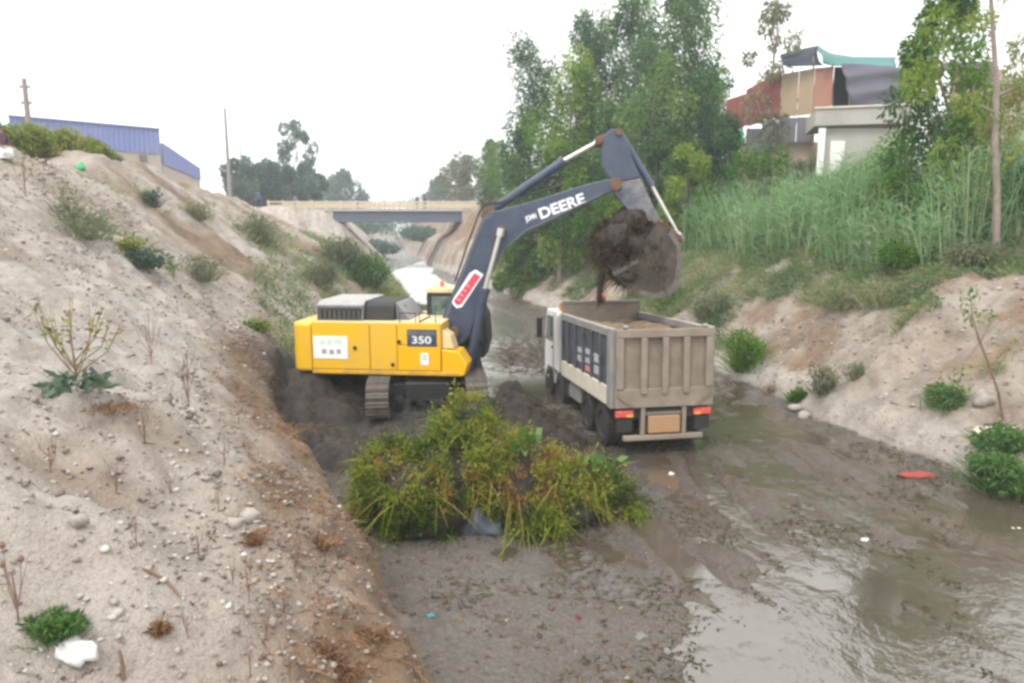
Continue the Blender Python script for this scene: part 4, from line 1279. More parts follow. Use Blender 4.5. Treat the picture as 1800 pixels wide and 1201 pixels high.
    MB().box(X(548), X(806), yn - .02, yn + .05, z0 - .03, Z(651)).build('skirt', M['yellow_muddy'], root, .015)
    # front tool box, stepped and sloped
    MB().prism([(X(776), Z(650)), (X(776), Z(612)), (X(806), Z(616)), (X(821), Z(638)), (X(816), Z(657)), (X(806), Z(659)), (X(776), Z(659))], yn, yn + .85).build('tool_box', M['yellow_clean'], root, .03)
    MB().prism([(X(776), Z(611)), (X(776), Z(580)), (X(790), Z(590)), (X(797), Z(612))], yn + .1, yn + .75).build('step_guard', M['cream'], root, .02)
    MB().box(xi + .02, X(775), yn + .1, yf - .1, z1 - .028, z1 + .01).build('deck_plate', M['cream'], root, .01)
    # decal, number, signs
    dec = MB().box(X(716), X(768), yn - .012, yn - .001, Z(608), Z(578)).build('model_plate', M['navy'], d3, .004)
    t = link('lettering', text_mesh('350', .34, .003, .006), M['white_text'], dec)
    t.location = (X(741), yn - .016, Z(597)); t.rotation_euler = (R(90), 0, 0); t.scale = (1.1, .85, 1)
    MB().box(X(717), X(767), yn - .015, yn - .0125, Z(588), Z(580)).build('plate_band', M['grey_hood'], dec)
    sg = MB().box(X(551), X(611), yn - .014, yn - .001, Z(632), Z(592)).build('sign_board', M['sign_white'], d1, .004)
    def blocks(par, mat, lst, yy, name='print'):
        mb = MB()
        for a, b, c, d in lst: mb.box(X(a), X(b), yy - .003, yy, Z(d), Z(c))
        return mb.build(name, mat, par)
    blocks(sg, M['sign_green'], ((562, 573, 599, 606), (576, 584, 597, 607), (588, 602, 598, 604)), yn - .0145)
    blocks(sg, M['blk_text'], ((566, 574, 615, 623), (579, 587, 616, 624), (592, 599, 615, 623)), yn - .0145)
    wt_ = MB().box(X(739), X(753), yn - .016, yn - .0065, Z(640), Z(619)).build('label_plate', M['sign_white'], root, .003)
    blocks(wt_, M['blk_text'], ((743, 750, 623, 625), (743, 750, 628, 630)), yn - .0165)
    # hood on top: raised grey engine cover with louvre face
    yh = yn + .45
    hx0, hx1 = lx(556, 560, yh)[0], lx(638, 560, yh)[0]
    hx2 = lx(690, 560, yh)[0]
    hz = lx(600, 528, yh + .3)[1]
    hd = MB().prism([(yh, z1 + .011), (yh + .10, hz - .10), (yh + .32, hz), (yf - .5, hz), (yf - .3, hz - .15), (yf - .2, z1 + .011)], hx0, hx1, 'x').build('engine_hood', M['grey_hood'], root, .03)
    MB().box(hx0 + .06, hx1 - .06, yh - .006, yh + .06, z1 + .05, z1 + .31).build('grille', M['black'], hd)
    for i in range(9):
        x = hx0 + .12 + (hx1 - hx0 - .24) * i / 8
        MB().box(x - .012, x + .012, yh - .018, yh - .0065, z1 + .06, z1 + .30).build('louvre', M['grey_hood'], hd)
    MB().box(hx0 + .02, hx1 - .02, yh - .02, yh + .05, z1 + .36, z1 + .44).build('hood_trim', M['grey_hood'], hd, .01)
    MB().prism([(yh + .12, z1 + .011), (yh + .22, hz - .14), (yh + .40, hz - .05), (yf - .5, hz - .05), (yf - .3, z1 + .011)], hx1 + .012, hx2, 'x').build('rear_hood', M['black'], root, .03)
    MB().prism([(hx2 + .01, z1 + .011), (hx2 + .01, hz - .06), (hx2 + .06, hz - .06), (hx2 + .42, z1 + .011)], yh + .3, yf - .6).build('hood_slope', M['grey_hood'], root, .02)
    # handrails, exhaust, mirror on a stalk
    for px in (700, 735):
        x = X(px, 560)
        MB().tube([(x, yn + .15, z1), (x, yn + .15, z1 + .28), (x + .45, yn + .15, z1 + .28), (x + .45, yn + .15, z1)], .018, 6).build('handrail', M['black'], root)
    ex = lx(706, 548, -.3)
    MB().lathe([(.08, -.25), (.1, -.2), (.1, .03), (.14, .05), (.14, .16), (.05, .2)], (ex[0], -.3, ex[1] + .02), 'z', 12).build('air_filter', M['black'], root, smooth=True)
    a = lx(738, 575, yn + .2)
    MB().tube([(a[0], yn + .2, a[1] - .1), (a[0], yn + .2, a[1] + .15), (a[0] + .3, yn + .2, a[1] + .3)], .03, 6).build('fuel_filler_pipe', M['rust'], root)
    # cab on the far side
    cy0, cy1 = .38, 1.5
    cx0, cx1 = lx(750, 560, cy0)[0], lx(857, 580, cy0)[0]
    cz0, cz1 = z0 + .12, lx(760, 506, cy0)[1]
    prof = [(cx0, cz0), (cx0, cz1 - .16), (cx1 - .38, cz1 - .16), (cx1 - .05, cz1 - .85), (cx1, cz0 + .5), (cx1 - .12, cz0)]
    cab = MB().prism(prof, cy0, cy1).build('cab', M['black'], root, .05)
    MB().prism([(cx0 - .05, cz1 - .155), (cx0, cz1), (cx1 - .5, cz1), (cx1 - .30, cz1 - .155)], cy0 - .03, cy1 + .03).build('cab_roof', M['cream'], cab, .03)
    MB().box(cx0 + .16, cx0 + .78, cy0 - .01, cy0 + .02, cz0 + .85, cz1 - .26).build('window', M['cab_glass'], cab, .01)
    MB().prism([(cx0 + .86, cz0 + .55), (cx0 + .86, cz1 - .26), (cx1 - .46, cz1 - .26), (cx1 - .16, cz1 - .88), (cx1 - .14, cz0 + .55)], cy0 - .01, cy0 + .02).build('window', M['cab_glass'], cab)
    MB().box(cx0 - .012, cx0 + .02, cy0 + .14, cy1 - .14, cz0 + .9, cz1 - .28).build('rear_window', M['cab_glass'], cab)
    bc = MB().lathe([(.02, 0), (.07, 0), (.075, .08), (.06, .16), (.02, .19)], (lx(777, 495, .9)[0], .9, cz1), 'z', 12).build('beacon', M['orange_lens'], cab, smooth=True)
    # engine bay walls beside the boom foot
    MB().box(X(775) + .02, cx1 - .2, -.42, .36, z0 + .02, z0 + .5).build('boom_bracket', M['black'], root, .03)
    # --- boom
    bw = .36
    up = [(777, 578), (778, 554), (817, 461), (838, 407), (848, 384), (862, 372), (880, 369), (928, 356), (980, 340), (1030, 324), (1066, 316), (1090, 312)]
    lo = [(1092, 334), (1069, 339), (1030, 358), (988, 379), (950, 396), (922, 410), (902, 422), (886, 437), (872, 458), (858, 490), (847, 520), (836, 555), (826, 590), (812, 606), (795, 604)]
    prof = [lx(x, y, -bw) for x, y in up + lo]
    boom = MB().prism(prof, -bw, bw).build('boom', M['navy'], root, .03)
    # welded edge strips along the boom
    def strip(pts, w, par, mat, yy, th=.012):
        P = [Vector((a[0], 0, a[1])) for a in (lx(x, y, yy) for x, y in pts)]
        mb = MB()
        q = []
        for i, p in enumerate(P):
            d = (P[min(i + 1, len(P) - 1)] - P[max(0, i - 1)]).normalized()
            nn = Vector((-d.z, 0, d.x))
            q.append((p + nn * w, p - nn * w))
        poly = [(a.x, a.z) for a, b in q] + [(b.x, b.z) for a, b in q[::-1]]
        return mb.prism(poly, yy - th, yy - .001).build('weld_strip', mat, par)
    strip([(781, 566), (819, 466), (841, 408), (852, 386), (866, 377)], .02, boom, M['grey_hood'], -bw)
    strip([(1060, 340), (990, 375), (925, 405), (890, 433), (875, 455)], .018, boom, M['grey_hood'], -bw)
    # pins
    def pin(px, py, r, par, yy=.5, mat='rust', name='pivot_pin'):
        c = lx(px, py, -yy)
        return MB().lathe([(.02, -yy), (r, -yy), (r, yy), (.02, yy)], (c[0], 0, c[1]), 'y', 14).build(name, M[mat], par, .01)
    pin(880, 406, .13, boom); pin(797, 585, .16, boom)
    c = lx(862, 372, -.2)
    MB().prism([(c[0] - .28, c[1] - .16), (c[0] - .16, c[1] + .12), (c[0] + .06, c[1] + .16), (c[0] + .20, c[1] - .10)], -.26, .26).build('cylinder_bracket', M['rust'], boom, .01)
    # lettering on the near face of the boom
    def on_face(me, px, py, px2, py2, yy, par, mat, name='lettering', sx=1, sz=1):
        a = lx(px, py, yy); b = lx(px2, py2, yy)
        ang = math.atan2(b[1] - a[1], b[0] - a[0])
        o = link(name, me, mat, par)
        o.location = (((a[0] + b[0]) / 2), yy, (a[1] + b[1]) / 2)
        o.rotation_euler = (R(90), -ang, 0)
        o.scale = (sx, sz, 1)
        w = max(v.co.x for v in me.vertices) - min(v.co.x for v in me.vertices)
        o.scale = (math.hypot(b[0] - a[0], b[1] - a[1]) / w, sz, 1)
        return o
    on_face(text_mesh('DEERE', .40, .004, .012), 948, 378, 1027, 349, -bw - .006, boom, M['white_text'])
    on_face(text_mesh('JOHN', .19, .004, .008), 924, 386, 943, 379, -bw - .006, boom, M['white_text'])
    # red plate with pale border
    def plate(pts, mat, par, y0, y1, name):
        return MB().prism([lx(x, y, -bw) for x, y in pts], y0, y1).build(name, mat, par)
    rp = plate([(836, 474), (850, 483), (845, 490), (812, 540), (803, 542), (797, 536), (794, 530), (826, 480)], M['sign_white'], boom, -bw - .012, -bw - .001, 'red_plate')
    plate([(834, 480), (845, 486), (811, 535), (804, 537), (799, 532), (798, 529)], M['sign_red'], rp, -bw - .016, -bw - .0125, 'plate_field')
    for i, (x, y) in enumerate(((806, 525), (811, 517), (816, 509), (822, 501))):
        plate([(x - 2, y - 2), (x + 5, y + 2), (x + 3, y + 5), (x - 4, y + 1)], M['sign_pink'], rp, -bw - .019, -bw - .0165, 'print')
    # --- arm
    aw = .28
    arm_up = [(1075, 226), (1091, 229), (1100, 246), (1112, 280), (1124, 306), (1125, 312), (1080, 322), (1066, 306), (1060, 292), (1056, 262), (1058, 240)]
    MBp = MB().prism([lx(x, y, -aw) for x, y in arm_up], -aw, aw)
    arm = MBp.build('arm', M['navy'], root, .025)
    arm_lo = [(1125.5, 313), (1150, 366), (1168, 398), (1160, 404), (1150, 394), (1105, 370), (1088, 350), (1076, 334), (1080, 323)]
    MB().prism([lx(x, y, -aw) for x, y in arm_lo], -aw + .012, aw - .012).build('arm_lower', M['arm_dirty'], arm, .02)
    pin(1083, 324, .17, arm, .42); pin(1053, 247, .10, arm, .36); pin(1088, 232, .10, arm, .36)
    c = lx(1054, 248, -.2)
    MB().prism([(c[0] - .14, c[1] - .1), (c[0] - .1, c[1] + .13), (c[0] + .2, c[1] + .2), (c[0] + .22, c[1] - .2)], -.24, .24).build('cylinder_bracket', M['rust'], arm, .01)
    # cylinders: barrel with its rod as sub-part
    def cyl(name, p0, pm, p1, rb, rr_, ys, barrel='navy'):
        for yy in ys:
            a, b, c = (Vector((q[0], yy, q[1])) for q in (lx(p0[0], p0[1], yy), lx(pm[0], pm[1], yy), lx(p1[0], p1[1], yy)))
            d = (b - a).normalized()
            o = MB().tube([a, a + d * .05, b - d * .12, b - d * .12, b], [rb * .9, rb, rb, rb * 1.15, rb * 1.15], 14).build(name, M[barrel], root, smooth=True)
            MB().tube([b, c], rr_, 10).tube([c - d * .12, c + d * .1], rr_ * 1.7, 10).build('rod', M['rod'], o, smooth=True)
    cyl('arm_cylinder', (862, 372), (992, 282), (1054, 248), .125, .062, (0,))
    cyl('boom_cylinder', (824, 650), (853, 507), (880, 408), .13, .065, (-.52, .52))
    cyl('bucket_cylinder', (1089, 234), (1146, 328), (1194, 416), .10, .055, (0,))
    # hoses along the boom
    hz_ = MB()
    for k in range(3):
        pts = [(lx(x, y, -.1)[0], -.12 + .1 * k, lx(x, y - 5 - 2 * k, -.1)[1]) for x, y in ((800, 500), (820, 440), (842, 380), (852, 366), (880, 361), (930, 348), (985, 332))]
        hz_.tube(pts, .022, 5)
    hz_.build('hose', M['black'], root)
    # --- bucket and linkage
    def link_bar(a, b, yy, r=.07):
        p, q = lx(a[0], a[1], yy), lx(b[0], b[1], yy)
        MB().tube([(p[0], yy, p[1]), (q[0], yy, q[1])], r, 8).build('bucket_link', M['rust'], root, smooth=True)
    for yy in (-.32, .32):
        link_bar((1157, 388), (1195, 418), yy); link_bar((1195, 418), (1192, 444), yy)
    c1 = lx(1195, 418, -.4)
    MB().lathe([(.02, -.42), (.085, -.42), (.085, .42), (.02, .42)], (c1[0], 0, c1[1]), 'y', 12).build('pivot_pin', M['rust'], root)
    bkw = .78
    outer = [(1156, 392), (1180, 404), (1197, 430), (1198, 462), (1193, 498), (1178, 520), (1150, 526), (1122, 518), (1096, 500), (1076, 478)]
    inner = [(1080, 472), (1100, 493), (1126, 509), (1150, 516), (1172, 511), (1184, 494), (1189, 462), (1188, 434), (1174, 414), (1153, 402)]
    bk = MB().prism([lx(x, y, -bkw) for x, y in outer + inner], -bkw, bkw).build('bucket', M['bucket'], root, .012)
    for yy in (-bkw - .03, bkw + .002):
        cut_ = [(1156, 392), (1180, 404), (1197, 430), (1198, 462), (1193, 498), (1178, 520), (1150, 526), (1122, 518), (1096, 500), (1076, 478), (1078, 470), (1100, 470), (1120, 452), (1135, 420)]
        MB().prism([lx(x, y, -bkw) for x, y in cut_], yy, yy + .028).build('bucket_side', M['bucket'], bk, .006)
    o_ = [(1180, 404), (1197, 430), (1198, 462), (1193, 498), (1178, 520), (1150, 526), (1122, 518)]
    i_ = [(1124, 509), (1150, 516), (1171, 511), (1184, 494), (1189, 462), (1188, 434), (1174, 412)]
    MB().prism([lx(x, y, -bkw) for x, y in o_ + i_], -bkw - .055, -bkw - .0305).build('wear_plate', M['track'], bk, .006)
    MB().prism([lx(x, y, -bkw) for x, y in ((1076, 479), (1120, 455), (1124, 461), (1080, 486))], -bkw - .06, -bkw - .0305).build('side_cutter', M['track'], bk, .006)
    for i in range(5):
        y = -bkw + .12 + (2 * bkw - .24) * i / 4
        a = lx(1078, 475, -bkw); b2 = lx(1062, 462, -bkw)
        MB().prism([(a[0] + .04, a[1] - .05), (a[0] - .02, a[1] + .06), (b2[0], b2[1] + .02), (b2[0], b2[1] - .01)], y - .07, y + .07).build('tooth', M['bucket'], bk, .008)
    return root
excavator()
def ew(px, py, yl):
    x, z = lx(px, py, yl)
    return np.array([EXC[0] + x * ec - yl * es, EXC[1] + x * es + yl * ec, EXC[2] + z])

# ------------------------------------------------------------------ lumps of mud and weeds
def lump_mesh(name, blobs, org, sub=3, amp=.35, seed=0, freq=1.6, flat=None):
    """one closed lumpy body from overlapping blobs"""
    V = []; Fq = []; o = 0
    for i, (c, r) in enumerate(blobs):
        bm = bmesh.new()
        bmesh.ops.create_icosphere(bm, subdivisions=sub, radius=1)
        v = np.array([q.co[:] for q in bm.verts]); f = np.array([[w.index for w in q.verts] for q in bm.faces])
        bm.free()
        r = np.broadcast_to(np.asarray(r, float), (3,))
        p = np.asarray(c) + v * r
        k = 1 + amp * fbm(p[:, 0] * freq + p[:, 2] * freq * .8, p[:, 1] * freq + p[:, 2] * freq * 1.1, seed + i, 4)
        p = np.asarray(c) + v * r * k[:, None]
        V.append(p); Fq.append(f + o); o += len(v)
    V = np.concatenate(V) - org
    if flat is not None: V[:, 2] = np.maximum(V[:, 2], flat)
    return mesh_np(name, V, np.concatenate(Fq), None, False)

def surf(blobs, n):
    """points and outward directions on the outside of a union of blobs"""
    C = np.array([b[0] for b in blobs]); Rr = np.array([np.broadcast_to(np.asarray(b[1], float), (3,)) for b in blobs])
    w = (Rr[:, 0] * Rr[:, 1] + Rr[:, 0] * Rr[:, 2]); w /= w.sum()
    k = rng.choice(len(blobs), n, p=w)
    d = sph(n)
    P = C[k] + d * Rr[k]
    ok = np.ones(n, bool)
    for c, r in zip(C, Rr):
        q = (P - c) / r
        ok &= (q * q).sum(1) > .93
    return P[ok], unit(d[ok] / Rr[k][ok])

def bucket_load():
    bl = [(ew(1120, 440, 0), (.72, .75, .62)), (ew(1080, 420, -.1), (.55, .7, .5)), (ew(1110, 395, 0), (.5, .6, .42)), (ew(1150, 425, -.1), (.6, .7, .5)),
          (ew(1072, 448, -.2), (.4, .6, .3)), (ew(1150, 475, -.1), (.5, .72, .45)), (ew(1105, 480, -.2), (.45, .6, .3)), (ew(1160, 450, 0), (.42, .7, .55)), (ew(1092, 470, -.5), (.3, .25, .28)), (ew(1062, 415, -.3), (.22, .3, .2))]
    o = ew(1120, 440, 0)
    root = empty('mud_load', o)
    tag(root, 'dripping clump of dark mud and roots heaped in the raised bucket', 'mud')
    link('clod', lump_mesh('clod', bl, o, 3, .55, 300, 1.9), M['mud'], root)
    P, D = surf(bl, 5200)
    n = len(P)
    rl = P - EXC
    xl, yl = rl[:, 0] * ec + rl[:, 1] * es, -rl[:, 0] * es + rl[:, 1] * ec
    ok = ~((yl < -.45) & (rng.random(n) < .5) & (xl > lx(1130, 440, -.8)[0])) & (xl < lx(1180, 440, -.8)[0])
    P, D = P[ok], D[ok]; n = len(P)
    D2 = D + rng.normal(size=(n, 3)) * .5 + [0, 0, -.25]
    parts = [blades(P - D * .05, D2, .30, .022, .35 + .4 * fbm(P[:, 0] * 2, P[:, 2] * 2, 305) + .25 * rng.normal(size=n), .9)]
    m = min(n, 2600)
    parts.append(leaves(P[:m], D2[:m], .14, .06, .3 + .3 * rng.normal(size=m)))
    foliage('roots', parts, 'root', root, o)
    # hanging strand
    pts = [ew(x, y, -.5) - o for x, y in ((1062, 440), (1055, 462), (1057, 485), (1054, 510), (1051, 530))]
    MB().tube(pts, [.10, .085, .10, .075, .03], 7).build('hanging_strand', M['mud'], root)
    Q = np.concatenate([ew(1056 + rng.normal() * 2.5, 455 + 75 * rng.random(), -.5 + .08 * rng.normal())[None] for _ in range(260)])
    foliage('strand_fibres', [blades(Q, rng.normal(size=(260, 3)) * .5 + [0, 0, -1], .2, .018, .25 + .2 * rng.normal(size=260), .6)], 'root', root, o)
bucket_load()

def weed_pile():
    B = [(720, 872, 12.5, (.85, .8, .75)), (800, 850, 12.9, (.95, .9, .95)), (815, 780, 13.3, (.6, .6, .62)), (828, 732, 13.5, (.32, .34, .36)), (690, 822, 12.9, (.5, .55, .42)),
         (890, 860, 12.9, (.8, .8, .72)), (925, 812, 13.2, (.5, .5, .45)), (980, 862, 12.9, (.7, .65, .5)), (1045, 862, 13.0, (.5, .5, .34)), (1092, 876, 13.0, (.32, .4, .2)),
         (750, 915, 12.1, (.8, .5, .42)), (940, 905, 12.4, (.5, .5, .36)), (1010, 895, 12.5, (.45, .45, .3)), (680, 905, 12.2, (.4, .5, .5))]
    bl = [(at(x, y, Y), r) for x, y, Y, r in B]
    o = np.array([-.5, 12.7, 0.0])
    root = empty('weed_pile', o)
    tag(root, 'big heap of uprooted green and rust coloured weeds lying in the channel bed', 'weed pile')
    core = [(c, np.array(r) * .84) for c, r in bl] + [(np.array([c[0], c[1], .1]), (r[0] * .8, r[1] * .8, max(.2, c[2] * .8))) for c, r in bl[:10]]
    link('mud_core', lump_mesh('mud_core', core, o, 3, .45, 320, 2.0), M['mud'], root)
    P, D = surf(bl, 1700)
    hol = at(852, 905, 12.0)
    keep = (P[:, 2] > .03) & ~((np.abs(P[:, 0] - hol[0]) < .36) & (P[:, 1] < 12.6) & (P[:, 2] < .62))
    keep &= rng.random(len(P)) < np.where(D[:, 2] > .15, 1, .5 + .45 * np.clip(P[:, 2], 0, 1) + .8 * fbm(P[:, 0] * 1.4, P[:, 2] * 1.4, 338))
    P, D = P[keep], D[keep]
    parts = []; hang = []
    for c, d in zip(P, D):
        t0 = .24 + .95 * float(fbm(np.array([c[0] * .9]), np.array([c[2] * 1.3 + c[1] * .8]), 335, 3)[0]) + .13 * rng.normal() - .12 * max(d[2], 0)
        up = max(d[2], 0)
        r = .10 + .12 * rng.random()
        ax = unit(d * .7 + rng.normal(size=3) * .55 + [0, 0, .25])
        m = int(40 + 45 * rng.random())
        # a sprig: stem with leaves along it
        f = rng.random((m, 1))
        Lg = .22 + .3 * rng.random()
        Q = c - d * .08 + ax * f * Lg + rng.normal(size=(m, 3)) * (.03 + .09 * f) * .8 - np.array([0, 0, 1]) * f ** 2 * Lg * .45 * (1 - up)
        parts.append(leaves(Q, ax + rng.normal(size=(m, 3)) * .8, .05 + .04 * rng.random(), .020 + .03 * rng.random(), t0 + .10 * rng.normal(size=m)))
        k = 5
        parts.append(blades(np.repeat(c[None] - d * .06, k, 0), ax + rng.normal(size=(k, 3)) * .35, Lg * 1.05, .009, t0 + .12 * rng.normal(size=k), .9))
        if rng.random() < .09 and d[1] < .2:
            k = 5
            hang.append(blades(np.repeat((c + d * .05)[None], k, 0) + rng.normal(size=(k, 3)) * .04, d + rng.normal(size=(k, 3)) * .45, .55, .022, t0 + .15 + .12 * rng.normal(size=k), 1.7, 4))
    foliage('foliage', parts, 'leaf_pile', root, o)
    foliage('hanging_stems', hang, 'leaf_pile', root, o)['kind'] = 'stuff'
    k = np.nonzero(D[:, 2] > .35)[0]; k = rng.choice(k, 190)
    sh = foliage('shoots', [blades(P[k] + rng.normal(size=(190, 3)) * .04, D[k] * .5 + rng.normal(size=(190, 3)) * .45 + [0, 0, .7], .45, .022, .25 + .25 * rng.random(190), .5)], 'leaf_pile', root, o)
    sh['kind'] = 'stuff'
    # a few large round leaves at the right-hand end
    n = 60
    C = np.concatenate([at(1010 + 75 * rng.random(), 800 + 70 * rng.random(), 12.7 + .2 * rng.random())[None] for _ in range(n)])
    C = np.concatenate([C, np.concatenate([at(925 + 14 * rng.normal(), 775 + 12 * rng.normal(), 12.8)[None] for _ in range(14)])])
    foliage('broad_leaves', [leaves(C, rng.normal(size=(len(C), 3)) * .7 + [0, -.5, .5], .26, .2, .5 + .3 * rng.normal(size=len(C)), .12)], 'leaf_green', root, o)
    h = at(848, 930, 11.95)
    s_ = sheet('plastic_sheet', (h[0], 12.0, .02), .8, .4, .62, M['plastic_blue'], 'muddy dark blue plastic caught in the hollow front of the weed heap', 'sheet', 9)
weed_pile()

def heap(name, pts, label, seed, tufts=500):
    """slumped spoil: one closed body whose top follows soft cones, slides and clods"""
    C = [at(x, y, Y) for x, y, Y, r in pts]
    c0 = np.mean(C, 0); o = np.array([c0[0], c0[1], 0.0])
    root = empty(name, o)
    tag(root, label, 'mud heap')
    ext = max(max(abs(c[0] - c0[0]) + r[0] * 1.9, abs(c[1] - c0[1]) + r[1] * 1.9) for c, (_, _, _, r) in zip(C, pts))
    n = 84
    g = np.linspace(-ext, ext, n)
    X, Y_ = np.meshgrid(g + c0[0], g + c0[1], indexing='ij')
    X, Y_ = X.ravel(), Y_.ravel()
    ground = HT(X, Y_)
    wx = X + .3 * fbm(X * 1.3, Y_ * 1.3, seed, 3); wy = Y_ + .3 * fbm(X * 1.3 + 9, Y_ * 1.3, seed + 1, 3)
    top = np.full(len(X), -.12)
    for c, (_, _, _, r) in zip(C, pts):
        q = np.sqrt(((wx - c[0]) / (r[0] * 1.7)) ** 2 + ((wy - c[1]) / (r[1] * 1.7)) ** 2)
        top = np.maximum(top, (c[2] + r[2] * .75) * np.clip(1 - q * q, 0, 1) ** 1.6 - .12 * sst(.6, 1.0, q))
    body = sst(-.12, .25, top)
    top = top + body * (.22 * fbm(X * 1.6, Y_ * 1.6, seed + 2, 4) + .07 * fbm(X * 7, Y_ * 7, seed + 3, 3))
    Z = ground + top
    Vt = np.stack([X - o[0], Y_ - o[1], Z], 1); Vb = np.stack([X - o[0], Y_ - o[1], ground - .4], 1)
    k = (np.arange(n - 1)[:, None] * n + np.arange(n - 1)[None]).ravel()
    Fq = np.stack([k, k + n, k + n + 1, k + 1], 1)
    N2 = n * n
    e = np.concatenate([np.arange(n - 1) * n, (np.arange(n - 1) * n + n - 1), np.arange(n - 1), (n - 1) * n + np.arange(n - 1)])
    e2 = np.concatenate([np.arange(1, n) * n, (np.arange(1, n) * n + n - 1), np.arange(1, n), (n - 1) * n + np.arange(1, n)])
    rim = np.stack([e, e2, e2 + N2, e + N2], 1)
    link('mud', mesh_np('mud', np.concatenate([Vt, Vb]), np.concatenate([Fq, Fq[:, ::-1] + N2, rim]), None, True), M['mud'], root)
    kk = np.nonzero(body > .5)[0]
    kk = kk[rng.integers(0, len(kk), tufts)]
    P = Vt[kk] + o * [1, 1, 0]
    foliage('roots', [blades(P, rng.normal(size=(tufts, 3)) * [1, 1, .4] + [0, 0, .3], .2, .016, .4 + .3 * rng.normal(size=tufts), .8)], 'root', root, o)['kind'] = 'stuff'
heap('mud_heap', [(915, 735, 18.3, (.75, .8, .5)), (950, 765, 17.6, (.75, .7, .42)), (985, 770, 17.4, (.5, .5, .3)), (895, 705, 18.8, (.42, .5, .35)), (900, 770, 17.5, (.6, .6, .3))], 'low heap of black mud between the excavator and the truck', 341, 1400)
heap('mud_heap', [(540, 690, 20.0, (.7, .8, .6)), (585, 730, 19.4, (.75, .7, .4)), (615, 700, 20.6, (.5, .7, .4)), (530, 735, 19.0, (.6, .6, .4)), (590, 668, 22.0, (1.1, .8, .5)), (545, 672, 21.6, (.9, .8, .5)), (625, 690, 21.8, (.6, .8, .35))], 'dark dug earth heaped under the tail of the excavator', 351, 700)
heap('mud_heap', [(600, 790, 16.2, (.6, .6, .28)), (560, 770, 17, (.6, .6, .3)), (650, 775, 16.8, (.6, .6, .25))], 'low dark mud ridge left of the weed heap', 361, 400)

